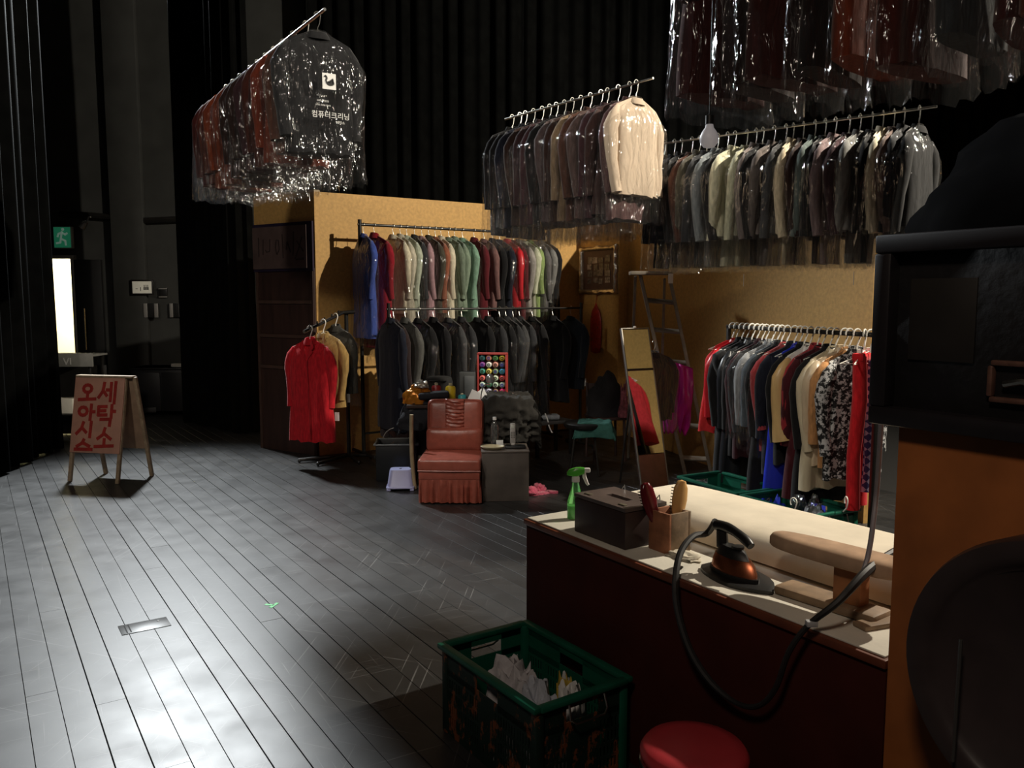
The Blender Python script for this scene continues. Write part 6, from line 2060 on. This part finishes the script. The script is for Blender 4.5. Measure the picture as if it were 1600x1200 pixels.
MB().box((cwd * 0.25, -0.012, hcab * 0.12), (cwd * 0.3, 0.01, 0.07), 0.003).build('vent_plate', mat('vent_grey', (0.05, 0.05, 0.05), 0.4, var=0.1), t)
for x in (0.05, cwd - 0.05):
    for y in (0.06, 0.46):
        MB().lathe([(0, 0), (0.02, 0), (0.02, 0.03), (0, 0.03)], 10, T((x, y, 0))).build('foot', black_plastic, t)
o = MB().box((0, 0, 0.025), (0.16, 0.1, 0.05), 0.004).build('pale_box', mat('pale_card', (0.4, 0.39, 0.36), 0.6, var=0.1))
o.location = (AT(278, 570, 11.9).x, 11.9, hcab + 0.0005)
tag(o, 'small pale box on top of the low black cabinet', 'box')
# grey desk by the left curtain
g0 = AT(92, 560, 9.7)
g1 = AT(145, 560, 9.7)
zt, zb2 = AT(120, 552, 9.7).z, AT(120, 573, 9.7).z
t = thing('reception_desk', 'small desk with a grey lettered front board half hidden by the left curtain', 'desk', (g0.x - 0.35, 9.7, 0))
dw = g1.x - g0.x + 0.35
MB().box((dw / 2, 0, (zt + zb2) / 2), (dw, 0.03, zt - zb2), 0.004).build('front_board', mat('grey_board', (0.22, 0.22, 0.205), 0.5, var=0.1), t)
MB().box((dw / 2, 0.2, zt - 0.03), (dw - 0.02, 0.36, 0.025), 0.004).build('desk_top', mat('grey_board', (0, 0, 0)), t)
for x in (0.04, dw - 0.06):
    for y in (0.04, 0.34):
        MB().box((x, y, (zt - 0.045) / 2), (0.035, 0.035, zt - 0.045), 0.003).build('leg', blackmetal, t)
MB().box((dw / 2, 0.36, zb2 / 2), (dw - 0.04, 0.02, zb2 - 0.02), 0.003).build('modesty_panel', blackmetal, t)
lx = AT(104, 560, 9.7).x - (g0.x - 0.35)
strokes([[(lx - .03, .07), (lx, 0.0), (lx + .03, .07)], [(lx + .05, 0.07), (lx + .05, 0)]], 0.014, 0.002, Matrix(((1, 0, 0, 0), (0, 0, -1, -0.0165), (0, 1, 0, zb2 + 0.03), (0, 0, 0, 1)))).build('board_lettering', mat('pale_letter', (0.5, 0.5, 0.48), 0.5, var=0), t, smooth=False)
MB().box((dw / 2, 0.2, AT(105, 646, 9.9).z), (dw - 0.08, 0.3, 0.02), 0.003).build('shelf', blackmetal, t)
pz = AT(105, 646, 9.9).z
o = MB().box((0, 0, 0.09), (0.30, 0.16, 0.18), 0.006).build('white_carton', mat('white_card', (0.8, 0.77, 0.68), 0.6, var=0.05))
o.location = (AT(100, 632, 9.85).x - 0.02, 9.88, pz + 0.011)
tag(o, 'white carton on the shelf of the grey desk', 'box')

# ---- floor pieces
gm = G(428, 946)
o = MB()
o.box((0, 0, 0.0011), (0.075, 0.018, 0.001), 0)
o.box((0.0, 0.028, 0.0011), (0.02, 0.05, 0.001), 0)
o = o.build('floor_tape', mat('green_tape', (0.12, 0.62, 0.22), 0.5, var=0.05), smooth=False)
o.location = gm
o.rotation_euler = (0, 0, R(75))
tag(o, 'small bright green tape mark on the stage floor', 'tape')
hc = G(226, 978)
t = thing('floor_hatch', 'small flush hatch plate in the stage floor planks', 'hatch', hc, math.atan2(PD.y, PD.x))
MB().box((0, 0, 0.0008), (0.135, 0.23, 0.0024), 0.0008).build('plate', floor_paint, t)
for y in (0.07, 0.088):
    MB().box((0.0, y, 0.0022), (0.11, 0.006, 0.001), 0).build('slot', mat('slot_black', (0.003, 0.003, 0.003), 0.8, var=0), t, smooth=False)
MB().lathe([(0, 0.002), (0.008, 0.002), (0.007, 0.004), (0, 0.004)], 10, T((0.03, -0.07, 0))).build('screw', chrome, t)


# ---- sub-parts: small pieces belong to the part that carries them
def carry(child_stem, host_stem, nearest=False):
    bpy.context.view_layer.update()
    for o in list(bpy.data.objects):
        if o.parent is None or o.name.split('.')[0] != child_stem:
            continue
        hosts = [h for h in o.parent.children if h.name.split('.')[0] == host_stem]
        if not hosts:
            continue
        h = hosts[0]
        mw = o.matrix_local.copy()
        o.parent = h
        o.matrix_parent_inverse = h.matrix_local.inverted()
        o.matrix_local = mw if h.matrix_local == Matrix.Identity(4) else h.matrix_local.inverted() @ mw
        if h.matrix_local != Matrix.Identity(4):
            o.matrix_parent_inverse = Matrix.Identity(4)


for a, b in (('emblem_square', 'plastic_cover'), ('swan_emblem', 'plastic_cover'), ('bag_lettering', 'plastic_cover'), ('hinge', 'lid'), ('latch', 'body'), ('peg', 'arm'),
             ('red_lettering', 'front_board'), ('board_lettering', 'front_board'), ('running_figure', 'green_panel'), ('figure_head', 'green_panel'), ('pictograms', 'white_panel'),
             ('key', 'handset'), ('display', 'handset'), ('mouthpiece', 'handset'), ('handle', 'leaf'), ('photo', 'mount'), ('lettering', 'sign_board'), ('clip', 'waistband'),
             ('button', 'body'), ('clasp', 'body'), ('cage_wire', 'cage_rim'), ('finger_hole', 'body'), ('slot', 'plate'), ('screw', 'plate'), ('vent_plate', 'door'), ('lapel', 'body'), ('front_opening', 'body')):
    carry(a, b)
